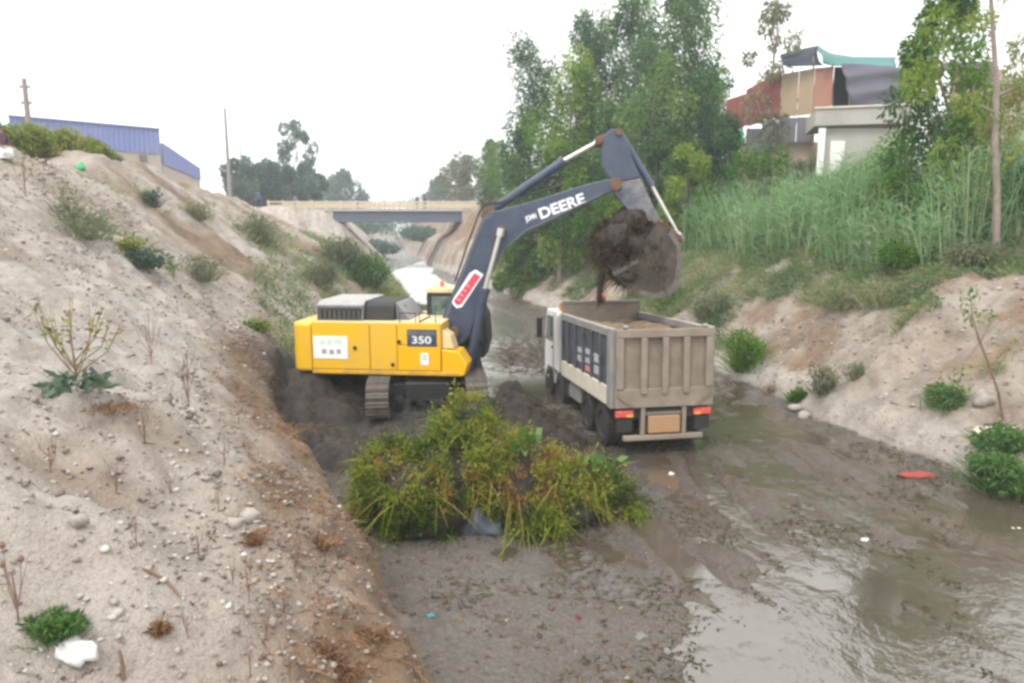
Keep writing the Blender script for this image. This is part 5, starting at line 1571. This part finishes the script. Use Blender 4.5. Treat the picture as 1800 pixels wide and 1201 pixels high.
# ------------------------------------------------------------------ dump truck
def truck():
    yaw = R(90 + 10)
    p = at(1161, 790, 16.9)
    root = empty('dump_truck', (3.63, 16.75, .03), (0, R(2.2), yaw))
    tag(root, 'white cab dump truck with dusty grey tipper body, seen from behind', 'truck')
    hw = 1.24
    L = 5.0
    zb, zt = 1.24, 3.02
    # chassis
    ch = MB().box(.25, 8.2, -.46, -.34, .78, 1.08).box(.25, 8.2, .34, .46, .78, 1.08)
    for x in (.4, 1.6, 3.2, 4.8, 6.4): ch.box(x, x + .14, -.34, .34, .82, 1.04)
    ch.build('chassis', M['black'], root, .01)
    # tipper body: floor, sides, headboard
    body = MB().box(.06, L, -hw + .06, hw - .06, zb, zb + .12).build('tipper_body', M['body_grey'], root, .01)
    for s in (-1, 1):
        y0, y1 = sorted((s * hw, s * (hw - .06)))
        MB().box(.08, L, y0 + (.0 if s < 0 else -.0), y1, zb + .36, zt - .2).build('side_panel', M['body_dark'], body)
        MB().box(.08, L, y0 - .045, y1 + .045, zt - .20, zt).build('top_rail', M['body_grey'], body, .02)
        MB().prism([(y0 - .03, zb - .12), (y1 + .03, zb - .12), (y1 + .03, zb + .36), (y0 - .03, zb + .36)], .30, L, 'x').build('sill', M['sill'], body, .03)
        for x in (.98, 1.78, 2.58, 3.38, 4.18, 4.86):
            MB().box(x - .075, x + .075, s * hw - .05 if s < 0 else s * hw, s * hw if s < 0 else s * hw + .05, zb + .363, zt - .203).build('side_rib', M['body_dark'], body, .012)
        MB().box(-.0, .32, s * hw - .07, s * hw + .07, zb - .12, zt + .02).build('corner_post', M['body_grey'], body, .02)
    # faded lettering patches between the ribs of the left side
    for x, lst in ((1.38, ((.5, .75, 'w'), (.8, 1.05, 'w'))), (2.18, ((.45, .62, 'r'), (.66, .84, 'w'), (.9, 1.08, 'w'))), (2.98, ((.6, .8, 'w'), (.84, 1.02, 'w')))):
        for a, b, k in lst:
            z_ = zb + a
            MB().box(x - .22, x + .22, hw + .001, hw + .006, z_, zb + b - .03).build('print', M['print_faded'] if k == 'w' else M['sign_pink'], body)
    hb = MB().box(L, L + .07, -hw, hw, zb - .05, zt + .28).build('headboard', M['tail'], body, .015)
    MB().box(L - .02, L + .12, -hw + .02, hw - .02, zt + .283, zt + .36).build('headboard_rail', M['body_grey'], body, .01)
    MB().box(L + .08, L + .75, -hw + .1, hw - .1, zt + .2, zt + .26).build('cab_guard', M['tail'], body, .015)
    # mud already loaded
    bl = [(np.array([x, y, zb + z]), (.72, .58, .5)) for x, z in ((.8, 1.1), (1.9, 1.2), (3.1, 1.15), (4.2, 1.1)) for y in (-.58, .52)]
    # tailgate
    tg = MB().box(-.05, .0, -hw + .075, hw - .075, zb - .08, zt - .02).build('tailgate', M['tail_in'], root, .008)
    T = lambda y0, y1, z0, z1, nm, d=.10: MB().box(-.05 - d, -.052, y0, y1, z0, z1).build(nm, M['tail'], tg, .018)
    T(-hw + .02, hw - .02, zt - .20, zt, 'top_beam')
    T(-hw + .02, hw - .02, zb - .10, zb + .36, 'bottom_beam', .07)
    for y in (-hw + .12, hw - .12): T(y - .09, y + .09, zb + .362, zt - .203, 'frame_post')
    for y in (-.53, .0, .53): T(y - .075, y + .075, zb + .25 - .02, zt - .203, 'tailgate_rib', .12)
    for s in (-1, 1):
        MB().prism([(s * (hw - .05), zb + .34), (s * (hw - .05), zb + .2), (s * (hw - .42), zb - .09), (s * (hw - .54), zb - .09)], -.15, -.125, 'x').build('gusset', M['tail_in'], tg)
        for yy in (s * (hw - .25),):
            MB().lathe([(.02, -.06), (.05, -.06), (.05, .06), (.02, .06)], (-.09, yy, zt + .05), 'y', 10).build('hinge', M['body_grey'], tg)
    # rear under body: beam, posts, lights, box, bar
    MB().box(-.02, .16, -1.16, 1.16, .86, 1.10).build('rear_beam', M['black'], root, .01)
    MB().box(-.12, .02, -1.0, 1.0, .34, .46).build('underrun_bar', M['tail'], root, .02)
    for y in (-.52, .52):
        MB().box(-.10, .02, y - .05, y + .05, .463, 1.16).build('bar_post', M['tail'], root, .01)
    MB().box(-.09, .1, -.42, .38, .50, .92).build('tool_locker', M['brownbox'], root, .02)
    MB().box(-.03, .1, -.47, .47, .94, 1.02).build('locker_lid', M['tail'], root, .01)
    for s in (-1, 1):
        y = s * .98
        tl = MB().box(-.10, -.022, y - .22, y + .22, .92, 1.08).build('tail_light', M['red_lens'], root, .015)
        MB().box(-.108, -.03, y + (-.20 if s > 0 else .04), y + (-.04 if s > 0 else .20), .925, .985).build('indicator', M['amber_lens'], tl)
        MB().box(-.06, .0, y - .20, y + .18, .55, .88).build('mud_flap', M['black'], root, .01)
    # wheels
    prof = [(.02, -.1), (.30, -.1), (.30, -.15), (.36, -.17), (.50, -.165), (.525, -.12), (.525, .12), (.50, .165), (.36, .17), (.30, .15), (.30, .1), (.02, .1)]
    rim = MB().lathe([(.03, .05), (.10, .05), (.11, -.01), (.21, -.05), (.24, .06), (.295, .12), (.295, -.12), (.2, -.1), (.03, -.1)], (0, 0, 0), 'y', 24).mesh('rim', True)
    rim.materials.append(M['rim'])
    blk = MB()
    for k in range(26):
        a = 2 * math.pi * k / 26
        for y in (-.1, .1):
            c = np.array([math.cos(a), 0, math.sin(a)]); t_ = np.array([-math.sin(a), 0, math.cos(a)])
            vs = []
            for r in (.525, .548):
                for yy in (y - .06, y + .06):
                    for tt in (-.032, .032):
                        vs.append(tuple(c * r + t_ * tt + np.array([0, yy, 0])))
            blk.add(vs, [(0, 1, 3, 2), (4, 6, 7, 5), (0, 4, 5, 1), (2, 3, 7, 6), (0, 2, 6, 4), (1, 5, 7, 3)])
    blk.lathe([(.29, -.13), (.33, -.165), (.46, -.17), (.515, -.14), (.53, -.08), (.53, .08), (.515, .14), (.46, .17), (.33, .165), (.29, .13)], (0, 0, 0), 'y', 28)
    tyre = blk.mesh('wheel')
    tyre.materials.append(M['tyre'])
    for x, ys in ((1.05, (1.04, .68)), (2.42, (1.04, .68)), (5.55, (1.02,)), (7.1, (1.02,))):
        for s in (-1, 1):
            for i, y in enumerate(ys):
                w = link('wheel', tyre, None, root, (x, s * y, .54))
                if s < 0: w.rotation_euler = (0, 0, math.pi)
                link('rim', rim, None, w)
        MB().tube([(x, -.9, .54), (x, .9, .54)], .09, 8).lathe([(.05, -.2), (.26, -.1), (.26, .1), (.05, .2)], (x, 0, .54), 'x', 12).build('axle', M['black'], root)
    # fuel tank, battery box, front mudguards
    MB().box(3.3, 4.5, .72, 1.16, .55, 1.0).build('fuel_tank', M['body_grey'], root, .06)
    MB().box(4.55, 4.95, .72, 1.12, .5, 1.05).build('battery_box', M['black'], root, .02)
    # cab
    cx0, cx1 = L + .95, L + 2.75
    cz0, cz1 = 1.02, 3.0
    cab = MB().prism([(cx0, cz0), (cx0, cz1 - .14), (cx0 + .12, cz1), (cx1 - .35, cz1), (cx1 - .08, cz1 - .7), (cx1, cz0 + .5), (cx1, cz0 - .35), (cx1 - .5, cz0 - .35), (cx1 - .55, cz0)], -1.17, 1.17).build('cab', M['white'], root, .05)
    for s in (-1, 1):
        yy = s * 1.17
        y0, y1 = sorted((yy - s * .01, yy + s * .012))
        MB().prism([(cx0 + .55, cz0 + .95), (cx0 + .55, cz1 - .2), (cx1 - .45, cz1 - .2), (cx1 - .2, cz0 + .95)], y0, y1).build('side_window', M['truck_glass'], cab)
        MB().box(cx0 + .5, cx0 + .53, y0, y1, cz0 + .1, cz1 - .18).build('door_gap', M['black'], cab)
        MB().box(cx0 + .6, cx0 + .76, y0 - .015 if s < 0 else y0, y1 if s < 0 else y1 + .015, cz0 + .74, cz0 + .79).build('door_handle', M['black'], cab)
        m = MB().box(cx1 - .3, cx1 - .2, yy + s * .24 - .1, yy + s * .24 + .1, cz1 - 1.0, cz1 - .32).build('mirror', M['black'], root, .03)
        MB().tube([(cx1 - .3, yy, cz1 - .3), (cx1 - .25, yy + s * .24, cz1 - .34)], .015, 6).tube([(cx1 - .3, yy, cz1 - 1.0), (cx1 - .25, yy + s * .24, cz1 - .95)], .015, 6).build('mirror_bracket', M['black'], m)
        MB().prism([(6.45 + .6 * math.cos(a) + .65, .55 + .66 * math.sin(a)) for a in np.linspace(.1, math.pi - .1, 9)] + [(6.45 + .55 * math.cos(a) + .65, .55 + .6 * math.sin(a)) for a in np.linspace(math.pi - .1, .1, 9)], s * .9 - .22, s * .9 + .22).build('mudguard', M['white'], root)
    MB().box(cx0 - .012, cx0 + .01, -.8, .8, cz0 + 1.1, cz1 - .3).build('rear_window', M['truck_glass'], cab)
    MB().box(cx0 - .015, cx1 - .5, 1.172, 1.18, cz0 + .05, cz0 + .09).build('door_strip', M['black'], cab)
    MB().lathe([(.03, 0), (.10, 0), (.105, .1), (.08, .22), (.03, .25)], (cx0 + .25, .95, cz1), 'z', 12).build('beacon', M['amber_lens'], cab, smooth=True)
    MB().tube([(cx0 - .25, .75, .95), (cx0 - .25, .75, 2.6)], .08, 10).build('exhaust_pipe', M['rod'], root, smooth=True)
    MB().box(cx0 - .55, cx0 - .08, .25, 1.1, .85, 1.5).build('air_tank', M['body_grey'], root, .06)
    # reddish rag light on headboard
    b = MB().lathe([(.02, 0), (.09, 0), (.10, .09), (.06, .17), (.02, .19)], (L + .05, -.05, zt + .361), 'z', 12).build('warning_light', M['orange_lens'], root, smooth=True)
    return root, bl
trk, load = truck()
def truck_load(bl):
    o = np.zeros(3)
    root = empty('soil_load', trk.location, trk.rotation_euler)
    tag(root, 'brown soil lying inside the tipper body', 'soil')
    link('soil', lump_mesh('soil', bl, o, 4, .22, 370, 2.5), M['load'], root)
truck_load(load)

# ------------------------------------------------------------------ single plants and debris
def stalk_plant(px, py, h, label, tips, leafn=0, mat='leaf_dry', leaf=.1, lw=.05, stem='dry', rad=.012, heads=0, cat='plant', spread=.35, name='dry_weed', low=0, lowmat='leaf_teal'):
    """branched bare stalk, with leaves or seed heads on its tips"""
    b = hit(px, py)
    root = empty(name, b)
    tag(root, label, cat)
    mb = MB(); hd = MB(); P = []; D = []
    for i in range(tips):
        a = 6.28 * i / tips + rng.random() * .8
        f0 = .12 + .45 * rng.random()
        k = spread * h * (.5 + .8 * rng.random())
        top = np.array([math.cos(a) * k, math.sin(a) * k * .6, h * (.7 + .35 * rng.random())])
        st = np.array([0, 0, h * f0 * .6]) if tips > 1 else np.array([0, 0, 0])
        mid = (st + top) / 2 + np.array([math.cos(a) * k * .2, 0, -.02])
        mb.tube([st, mid, top], [rad * .7, rad * .5, rad * .25], 5)
        tw = top + np.array([rng.normal() * .08 * h, rng.normal() * .05 * h, .14 * h * rng.random()])
        mb.tube([mid, tw], [rad * .4, rad * .2], 4)
        if heads: MB().lathe([(.003, -.03), (.02, -.015), (.024, .01), (.003, .035)], tuple(top), 'z', 7).build('seed_head', M['dry'], root)
        for q in range(leafn):
            f = .35 + .65 * rng.random()
            P.append(st + (top - st) * f + rng.normal(size=3) * .03); D.append(rng.normal(size=3) * .7 + [math.cos(a) * .5, math.sin(a) * .5, .1])
    mb.tube([(0, 0, -.08), (.01 * h, 0, h * .3), (-.01 * h, 0, h * .62)], [rad, rad * .85, rad * .5], 6)
    mb.build('stem', M[stem], root)
    if P: foliage('leaves', [leaves(np.array(P), np.array(D), leaf, lw, .5 + .3 * rng.normal(size=len(P)))], mat, root)
    if low:
        a = rng.random(low) * 6.28; r = .04 + .26 * rng.random(low)
        Q = np.stack([np.cos(a) * r * h, np.sin(a) * r * h, .03 + .16 * rng.random(low) * h], 1)
        foliage('basal_leaves', [leaves(Q, np.stack([np.cos(a), np.sin(a), .3 * rng.normal(size=low)], 1), .17 * h, .11 * h, .6 + .3 * rng.normal(size=low), .15)], lowmat, root)
    return root
stalk_plant(135, 685, 1.0, 'tall weed with broad blue green base leaves on the left slope', 11, 5, 'leaf_hedge', .10, .04, 'stalk', .014, 0, spread=.45, name='tall_weed', low=70)
stalk_plant(266, 640, .85, 'leafless reddish branching stalk right of the tall broad leaved weed', 6, 0, rad=.009, spread=.28)
stalk_plant(332, 715, .85, 'thin stalk with pale green leaves at its top on the left slope', 5, 5, 'leaf_shrub', .09, .035, 'dry', .010, 0, spread=.16, name='tall_weed')
stalk_plant(32, 1092, .62, 'two headed dry brown stalk at the lower left edge', 3, 1, 'leaf_dry', .06, .02, 'dry', .009, 1, spread=.14)
stalk_plant(438, 1062, .45, 'upright dry stalk with a brown head in the stony part of the slope', 2, 6, 'leaf_dry', .05, .02, 'dry', .006, 1, spread=.08)
stalk_plant(524, 1000, .5, 'single thin dry stalk near the orange earth edge', 2, 3, 'leaf_dry', .05, .02, 'dry', .006, 0, spread=.1)
stalk_plant(384, 900, .4, 'short bare stalk in the middle of the left slope', 2, 0, rad=.006, spread=.1)
stalk_plant(470, 960, .35, 'tiny dry stalk right of the short bare one', 2, 3, 'leaf_dry', .04, .02, 'dry', .005, 0, spread=.12)
stalk_plant(45, 345, 1.1, 'withered stalk with brown leaves near the crest at the upper left', 4, 5, 'leaf_shrub', .12, .06, 'dry', .014, 0, spread=.25)
stalk_plant(440, 1190, .3, 'broken dry stalk at the bottom edge of the slope', 1, 0, rad=.007, spread=.05)
stalk_plant(510, 1195, .25, 'dark short stalk at the bottom edge right of the broken one', 2, 2, 'leaf_dry', .04, .02, 'dry', .006, 0, spread=.1)
for px, py, w, h, n, mt, lf, lw, lb in (
        (150, 418, 1.7, 1.0, 900, 'leaf_shrub', .16, .035, 'wide grey green shrub high on the left slope'),
        (125, 395, .8, 1.3, 350, 'leaf_shrub', .16, .03, 'upright thin grey shrub left of the wide grey green one'),
        (252, 468, 1.1, .6, 800, 'leaf_teal', .14, .06, 'low blue green leafy plant below the wide shrub'),
        (360, 492, 1.5, 1.0, 800, 'leaf_shrub', .15, .035, 'loose grey green shrub in the middle of the left slope'),
        (448, 580, .9, .5, 700, 'leaf_hedge', .11, .045, 'small olive plant left of the excavator tail'),
        (268, 362, .7, .8, 500, 'leaf_teal', .13, .06, 'small dark green plant near the crest of the slope'),
        (458, 432, 2.2, 2.0, 1500, 'leaf_shrub', .24, .05, 'tall pale feathery shrub on the slope before the bridge'),
        (350, 385, 1.5, 1.0, 600, 'leaf_shrub', .18, .04, 'pale shrub just under the crest right of the small dark plant'),
        (225, 440, .9, .5, 350, 'leaf_hedge', .14, .05, 'flat olive plant between the two leafy plants of the slope'),
        (600, 470, 3.0, 2.2, 1800, 'leaf_shrub', .3, .1, 'grey green bush on the left bank before the bridge abutment'),
        (640, 500, 3.2, 2.3, 2200, 'leaf_green', .3, .12, 'bright green bush hanging into the stream before the bridge'),
        (560, 500, 2.2, 1.4, 1200, 'leaf_shrub', .24, .07, 'pale bush on the brown slope above the excavator tail'),
        (690, 540, 2.4, 1.2, 1200, 'leaf_hedge', .2, .07, 'low olive bush at the water behind the engine hood'),
        (730, 555, 1.6, .8, 900, 'leaf_shrub', .2, .06, 'low grey bush at the water left of the excavator cab'),
        (1310, 650, 1.2, 1.6, 1500, 'leaf_bright', .13, .055, 'upright yellow green bush at the water right of the truck'),
        (1400, 705, .6, .5, 500, 'leaf_bright', .11, .05, 'small bright green bush on the right waterline'),
        (1450, 690, 1.0, 1.0, 650, 'leaf_shrub', .12, .045, 'grey green bush right of the small bright one on the bank'),
        (1505, 665, .7, .6, 350, 'leaf_shrub', .1, .035, 'thin pale plant on the sandy slope beside the grey green bush'),
        (1655, 712, .9, .6, 900, 'leaf_green', .12, .05, 'rounded dark green bush alone on the sandy slope'),
        (1765, 785, 1.2, .6, 1400, 'leaf_green', .11, .05, 'green leafy bush behind the white board at the right edge'),
        (1775, 860, 1.7, 1.0, 2600, 'leaf_green', .11, .05, 'green leafy bush below the white board at the right edge'),
        (1555, 540, 1.6, 1.1, 1200, 'grass_mix', .22, .03, 'tuft of long grass hanging over the sandy edge'),
        (1480, 540, 1.8, 1.2, 1300, 'grass_mix', .24, .03, 'wide grass tuft over the sandy edge under the reeds'),
        (1250, 560, 1.8, 1.3, 1300, 'leaf_shrub', .2, .05, 'grey green bush on the bank just right of the tailgate top'),
        (1180, 545, 1.6, 1.2, 1200, 'leaf_bright', .18, .05, 'green bush on the bank behind the bucket bottom'),
        (920, 450, 2.2, 1.5, 1500, 'leaf_shrub', .24, .07, 'bush at the top of the sandy bank right of the boom cylinder')):
    b = hit(px, py)
    shrub('bush', b - [0, 0, .06], w, h, lb, 'bush', mt, n, lf, lw, None, True, .5)
for px, py, w, h, mt, lb in ((100, 1118, .42, .26, 'leaf_green', 'bright green low tuft above the white bag'), (270, 1108, .2, .12, 'leaf_dry', 'small round tuft of dry brown grass'),
                             (570, 1150, .42, .3, 'leaf_dry', 'reddish brown dry plant near the bottom of the slope'), (600, 1190, .3, .22, 'leaf_dry', 'rusty dry plant lowest beside the mud edge'),
                             (190, 715, 1.0, .16, 'leaf_dry', 'flat patch of rusty dead leaves below the tall weed'), (500, 760, 1.2, .35, 'leaf_dry', 'brown dead weeds on the cut edge left of the mud'),
                             (455, 950, .3, .2, 'leaf_dry', 'brown dry clump beside the upright dry stalk'), (1360, 690, .8, .6, 'leaf_dry', 'rust coloured dead bush on the right waterline'),
                             (560, 960, .5, .3, 'leaf_dry', 'orange dry grass on the steep earth edge'), (650, 1120, .3, .2, 'leaf_dry', 'brown dry scrub at the mud edge near the bottom')):
    b = hit(px, py)
    shrub('tuft', b - [0, 0, .03], w * (1.25 if mt == 'leaf_dry' else 1.1), h * (.62 if mt == 'leaf_dry' else 1), lb, 'tuft', mt, 420 if mt == 'leaf_dry' else 800, .055, .014 if mt == 'leaf_dry' else .02, None, True, .5, w * .8, 4)

# leaning sapling on the right slope
def sapling():
    b = hit(1762, 740)
    root = empty('sapling', b)
    tag(root, 'thin leaning sapling with few leaves on the right slope', 'sapling')
    Y = b[1]
    pts = [at(x, y, Y) - b for x, y in ((1764, 745), (1755, 690), (1738, 640), (1722, 600), (1710, 560), (1706, 520))]
    MB().tube(pts, [.035, .03, .027, .022, .016, .008], 6).build('stem', M['dry'], root, smooth=True)
    tb = MB(); P = []
    for i, (x, y, x1, y1) in enumerate(((1722, 600, 1690, 650), (1722, 605, 1745, 560), (1740, 645, 1775, 610), (1712, 565, 1695, 540), (1690, 650, 1672, 665))):
        a = at(x, y, Y) - b; c = at(x1, y1, Y - .2) - b
        tb.tube([a, c], [.012, .005], 4)
        for _ in range(16): P.append(c + rng.normal(size=3) * .1)
    for _ in range(25): P.append(pts[5] + rng.normal(size=3) * .12)
    for _ in range(25): P.append(pts[4] + rng.normal(size=3) * .1)
    tb.build('twig', M['dry'], root)
    foliage('leaves', [leaves(np.array(P), rng.normal(size=(len(P), 3)), .12, .06, .7 + .3 * rng.normal(size=len(P)))], 'leaf_bright', root)
sapling()

b = hit(132, 1152); sheet('plastic_bag', b, .36, .20, .22, M['bag'], 'crumpled white bag at the lower left below the green tuft', 'bag', 11, rot=-.5)
b = hit(1612, 836); sheet('cloth', b, .85, .35, .12, M['red_cloth'], 'bright red cloth lying at the right waterline', 'cloth', 12)
b = hit(757, 1085); sheet('plastic_scrap', b, .09, .08, .07, M['teal_bit'], 'teal plastic scrap on the mud near the bottom', 'litter', 13)
b = hit(1017, 1088); sheet('plastic_scrap', b, .07, .06, .09, M['maroon'], 'dark red plastic scrap on the grey mud', 'litter', 14)
b = hit(1180, 835); sheet('plastic_scrap', b, .16, .12, .09, M['bag'], 'white scrap on the mud below the truck bumper', 'litter', 15)
b = hit(1520, 950); sheet('plastic_scrap', b, .12, .1, .06, M['bag'], 'pale scrap beyond the big puddle', 'litter', 16)
b = hit(1785, 933); sheet('plastic_scrap', b, .2, .1, .08, M['bag'], 'white scrap at the right edge of the wet bed', 'litter', 17)
b = hit(1060, 1000)
def stone(px, py, w, h, label, seed, d=None, mat='stone'):
    b = hit(px, py)
    bl = [((0, 0, h * .3), (w / 2, (d or w * .8) / 2, h / 2))]
    o = link('rock', lump_mesh('rock', bl, np.zeros(3), 2, 1.0, seed, 2.2 / w), M[mat])
    o.location = b
    tag(o, label, 'rock')
stone(1395, 722, .38, .28, 'pale rock on the right waterline, leftmost of the two', 401)
stone(1415, 735, .3, .24, 'pale rock on the right waterline, right one of the two', 402)
stone(1728, 712, .55, .4, 'pale angular rock on the right slope left of the sapling foot', 403)
stone(415, 925, .2, .13, 'pale rock in the stony part of the left slope', 404)
stone(135, 925, .16, .13, 'pale rock left in the middle of the lower slope', 405)
stone(440, 915, .22, .17, 'large brownish clod near the dry stalks', 406)
# white board at right edge
b = hit(1750, 778)
o = MB().box(-.62, .62, -.10, .10, 0, .035).box(-.5, .62, .12, .2, -.02, .03).build('board', M['sill'], None, .008)
o.location = b + [0.1, 0, .22]; o.rotation_euler = (.35, .06, .1)
tag(o, 'whitish weathered board lying between the green bushes at the right edge', 'board')
# stick and stake on left slope
b = hit(272, 1018)
pts = [hit(x, y) - b + [0, 0, .012] for x, y in ((250, 1002), (268, 1010), (290, 1022), (305, 1038), (318, 1055))]
o = MB().tube(pts, [.008, .014, .015, .014, .007], 6).build('stick', M['dry'], None, smooth=True); o.location = b
tag(o, 'dark curved stick lying on the pale lower slope', 'stick')
b = hit(216, 1196)
o = MB().tube([(0, 0, -.08), (.01, 0, .12), (-.005, 0, .25)], [.018, .016, .012], 7).build('stake', M['dry'], None, smooth=True); o.location = b
tag(o, 'short brown wooden stake at the bottom left edge', 'stake')

# ------------------------------------------------------------------ stones, litter and clods (uncountable)
_ico = bmesh.new(); bmesh.ops.create_icosphere(_ico, subdivisions=1, radius=1)
ICO_V = np.array([v.co[:] for v in _ico.verts]); ICO_F = np.array([[v.index for v in f.verts] for f in _ico.faces]); _ico.free()
def scatter(name, x, y, size, tint, mat, label, flat=.65, sink=.15):
    n = len(x)
    z = HT(x, y)
    k = size[:, None, None] * (1 + .45 * (rng.random((n, 12, 1)) - .5) * 2)
    st = np.stack([.7 + .7 * rng.random(n), .7 + .7 * rng.random(n), flat * (.7 + .6 * rng.random(n))], 1)
    V = ICO_V[None] * k * st[:, None, :]
    a = rng.random(n) * 6.28
    c, s_ = np.cos(a)[:, None], np.sin(a)[:, None]
    V = np.stack([V[..., 0] * c - V[..., 1] * s_, V[..., 0] * s_ + V[..., 1] * c, V[..., 2]], -1)
    V += np.stack([x, y, z + size * (flat * .5 - sink)], 1)[:, None, :]
    F = ICO_F[None] + (np.arange(n) * 12)[:, None, None]
    o = link(name, mesh_np(name, V.reshape(-1, 3), F.reshape(-1, 3), {'tint': np.repeat(np.clip(tint, 0, 1), 12)}), M[mat])
    return tag(o, label, name.replace('_', ' '), kind='stuff')
def ground_pts(n, s0, s1, l0, l1):
    s = s0 + (s1 - s0) * rng.random(n); l = l0 + (l1 - l0) * rng.random(n)
    return s * DX + l * DY, s * DY - l * DX, s, l
x, y, s, l = ground_pts(48000, 1.5, 30, -12, 1.2)
u = lL(s) - l
dn = .10 + .9 * np.exp(-((s - 6.5) / 3.5) ** 2 - ((u - 1.6) / 2.0) ** 2) + .25 * (fbm(x, y, 501) > .1)
keep = (u > .15) & (rng.random(len(x)) < dn)
x, y, u, s = x[keep], y[keep], u[keep], s[keep]
sz = .007 + .022 * rng.random(len(x)) ** 2 + .045 * (rng.random(len(x)) > .97) * rng.random(len(x)) + .0010 * s
scatter('stones', x, y, sz, .45 + .3 * rng.normal(size=len(x)) - .35 * sst(2.2, .6, u), 'stones', 'countless small pale stones and clods scattered over the left slope')
x, y, s, l = ground_pts(9000, 12, 34, 11.5, 22)
v = l - lR(s)
keep = (v > .1) & (v < 8) & (rng.random(len(x)) < .35 + .4 * (fbm(x, y, 503) > .05))
x, y, s = x[keep], y[keep], s[keep]
scatter('gravel', x, y, .02 + .05 * rng.random(len(x)) ** 3, .4 + .25 * rng.normal(size=len(x)), 'stones', 'loose stones and crumbs of earth on the sandy right slope')
x, y, s, l = ground_pts(34000, 5, 27, -4, 12.5)
keep = (l > lL(s)) & (l < lR(s)) & (HT(x, y) > -.01) & (rng.random(len(x)) < .08 + .5 * np.exp(-((x + .3) / 2.2) ** 2 - ((y - 9) / 3) ** 2) + .25 * (fbm(x, y, 505) > .12))
x, y = x[keep], y[keep]
scatter('mud_clods', x, y, .008 + .035 * rng.random(len(x)) ** 3, .25 + .25 * rng.normal(size=len(x)), 'litter', 'small dark clods and debris strewn over the wet bed', .5)
# plant litter on the bed and slope: small strands
x, y, s, l = ground_pts(46000, 4, 30, -8, 13)
inbed = (l > lL(s)) & (l < lR(s))
keep = np.where(inbed, (fbm(x * .9, y * .9, 511, 3) > .10) & (HT(x, y) > -.03), rng.random(len(x)) < .06) & (l < lR(s) + .3)
x, y = x[keep], y[keep]
n = len(x)
P = np.stack([x, y, np.maximum(HT(x, y), 0) + .012], 1)
D = rng.normal(size=(n, 3)) * [1, 1, .15]
tag(foliage('plant_litter', [blades(P, D, .16, .014, .35 + .3 * rng.normal(size=n), .15), leaves(P, D, .06, .03, .3 + .3 * rng.normal(size=n))], 'shreds'), 'torn plant shreds and leaf litter over the mud and lower slope', 'plant litter', kind='stuff')
n = 5200
sa = 3.5 + 20 * rng.random(n); ua = .05 + 1.9 * rng.random(n) ** 1.4
la = lL(sa) - ua
x = sa * DX + la * DY; y = sa * DY - la * DX
kp = fbm(sa * 1.1, la * 1.1, 521, 3) > .0
x, y = x[kp], y[kp]; n = len(x)
P = np.stack([x, y, HT(x, y) - .01], 1)
tag(foliage('dry_grass', [blades(P, rng.normal(size=(n, 3)) * [.7, .7, .3] + [.35, -.1, .55], .16, .012, .55 + .3 * rng.normal(size=n), .9), leaves(P, rng.normal(size=(n, 3)) + [0, 0, .5], .045, .02, .4 + .3 * rng.normal(size=n))], 'leaf_dry'), 'dry orange brown grass along the crumbling foot of the left slope', 'grass', kind='stuff')
proto = stalk_plant(300, 870, .34, 'small dry stalk in the middle of the slope left of the short bare stalk', 3, 3, 'leaf_dry', .04, .016, 'dry', .006, 0, spread=.22)
proto['group'] = 'small dry stalks on the left slope'
for px, py, rz, sc, lb in ((350, 985, 1, 1.1, 'small dry stalk just above the end of the curved stick'), (410, 1030, 2, .8, 'small dry stalk left of the upright stalk with the brown head'),
        (500, 1080, 3, 1.2, 'small dry stalk right of the upright stalk with the brown head'), (560, 1060, 4, .9, 'small dry stalk above the reddish brown dry plant'),
        (470, 1130, 5, 1, 'small dry stalk left of the reddish brown dry plant'), (330, 1120, 6, .8, 'small dry stalk right of the small round brown tuft'),
        (240, 960, 1.5, .9, 'small dry stalk above the upper end of the curved stick'), (205, 870, 2.5, 1.1, 'small dry stalk above the pale rock of the lower slope'),
        (395, 820, 3.5, 1.2, 'small dry stalk above the short bare stalk'), (90, 830, 3.2, 1.3, 'small dry stalk nearest the left edge below the dead leaves'),
        (255, 780, 1.2, 1.5, 'small dry stalk just below the flat patch of dead leaves'), (420, 745, 4.2, 1.3, 'small dry stalk close to the dug brown edge left of the mud')):
    b = hit(px, py)
    r2 = proto.copy(); COL.objects.link(r2); r2['label'] = lb
    r2.location = b; r2.rotation_euler = (0, 0, rz); r2.scale = (sc, sc, sc)
    for chd in list(proto.children):
        c2 = chd.copy(); COL.objects.link(c2); c2.parent = r2
# driftwood twigs in the water left of the truck
n = 260
px = 880 + 85 * rng.random(n); py = 600 + 60 * rng.random(n)
P = np.array([at(a, b_, 5.4 / max(1e-3, -ray(a, b_)[2]) * ray(a, b_)[1]) for a, b_ in zip(px, py)])
P[:, 2] = .02
tag(foliage('twigs', [blades(P, np.stack([rng.normal(size=n), rng.normal(size=n), .5 + .4 * rng.random(n)], 1), 1.1, .03, .5 + .3 * rng.normal(size=n), .4)], 'root'), 'tangle of grey twigs standing in the water left of the truck cab', 'twigs', kind='stuff')

# ------------------------------------------------------------------ haze
def haze():
    o = MB().box(-290, 290, -45, 345, -2.5, 27).build('haze', None)
    m = bpy.data.materials.new('haze air')
    m.use_nodes = True
    nt = m.node_tree
    nt.nodes.clear()
    out = nt.nodes.new('ShaderNodeOutputMaterial')
    pv = nt.nodes.new('ShaderNodeVolumePrincipled')
    pv.inputs['Color'].default_value = (.90, .95, 1.0, 1)
    pv.inputs['Density'].default_value = .0012
    pv.inputs['Anisotropy'].default_value = .2
    nt.links.new(pv.outputs[0], out.inputs['Volume'])
    o.data.materials.append(m)
    tag(o, 'pale morning haze filling the valley', 'haze', kind='stuff')
haze()
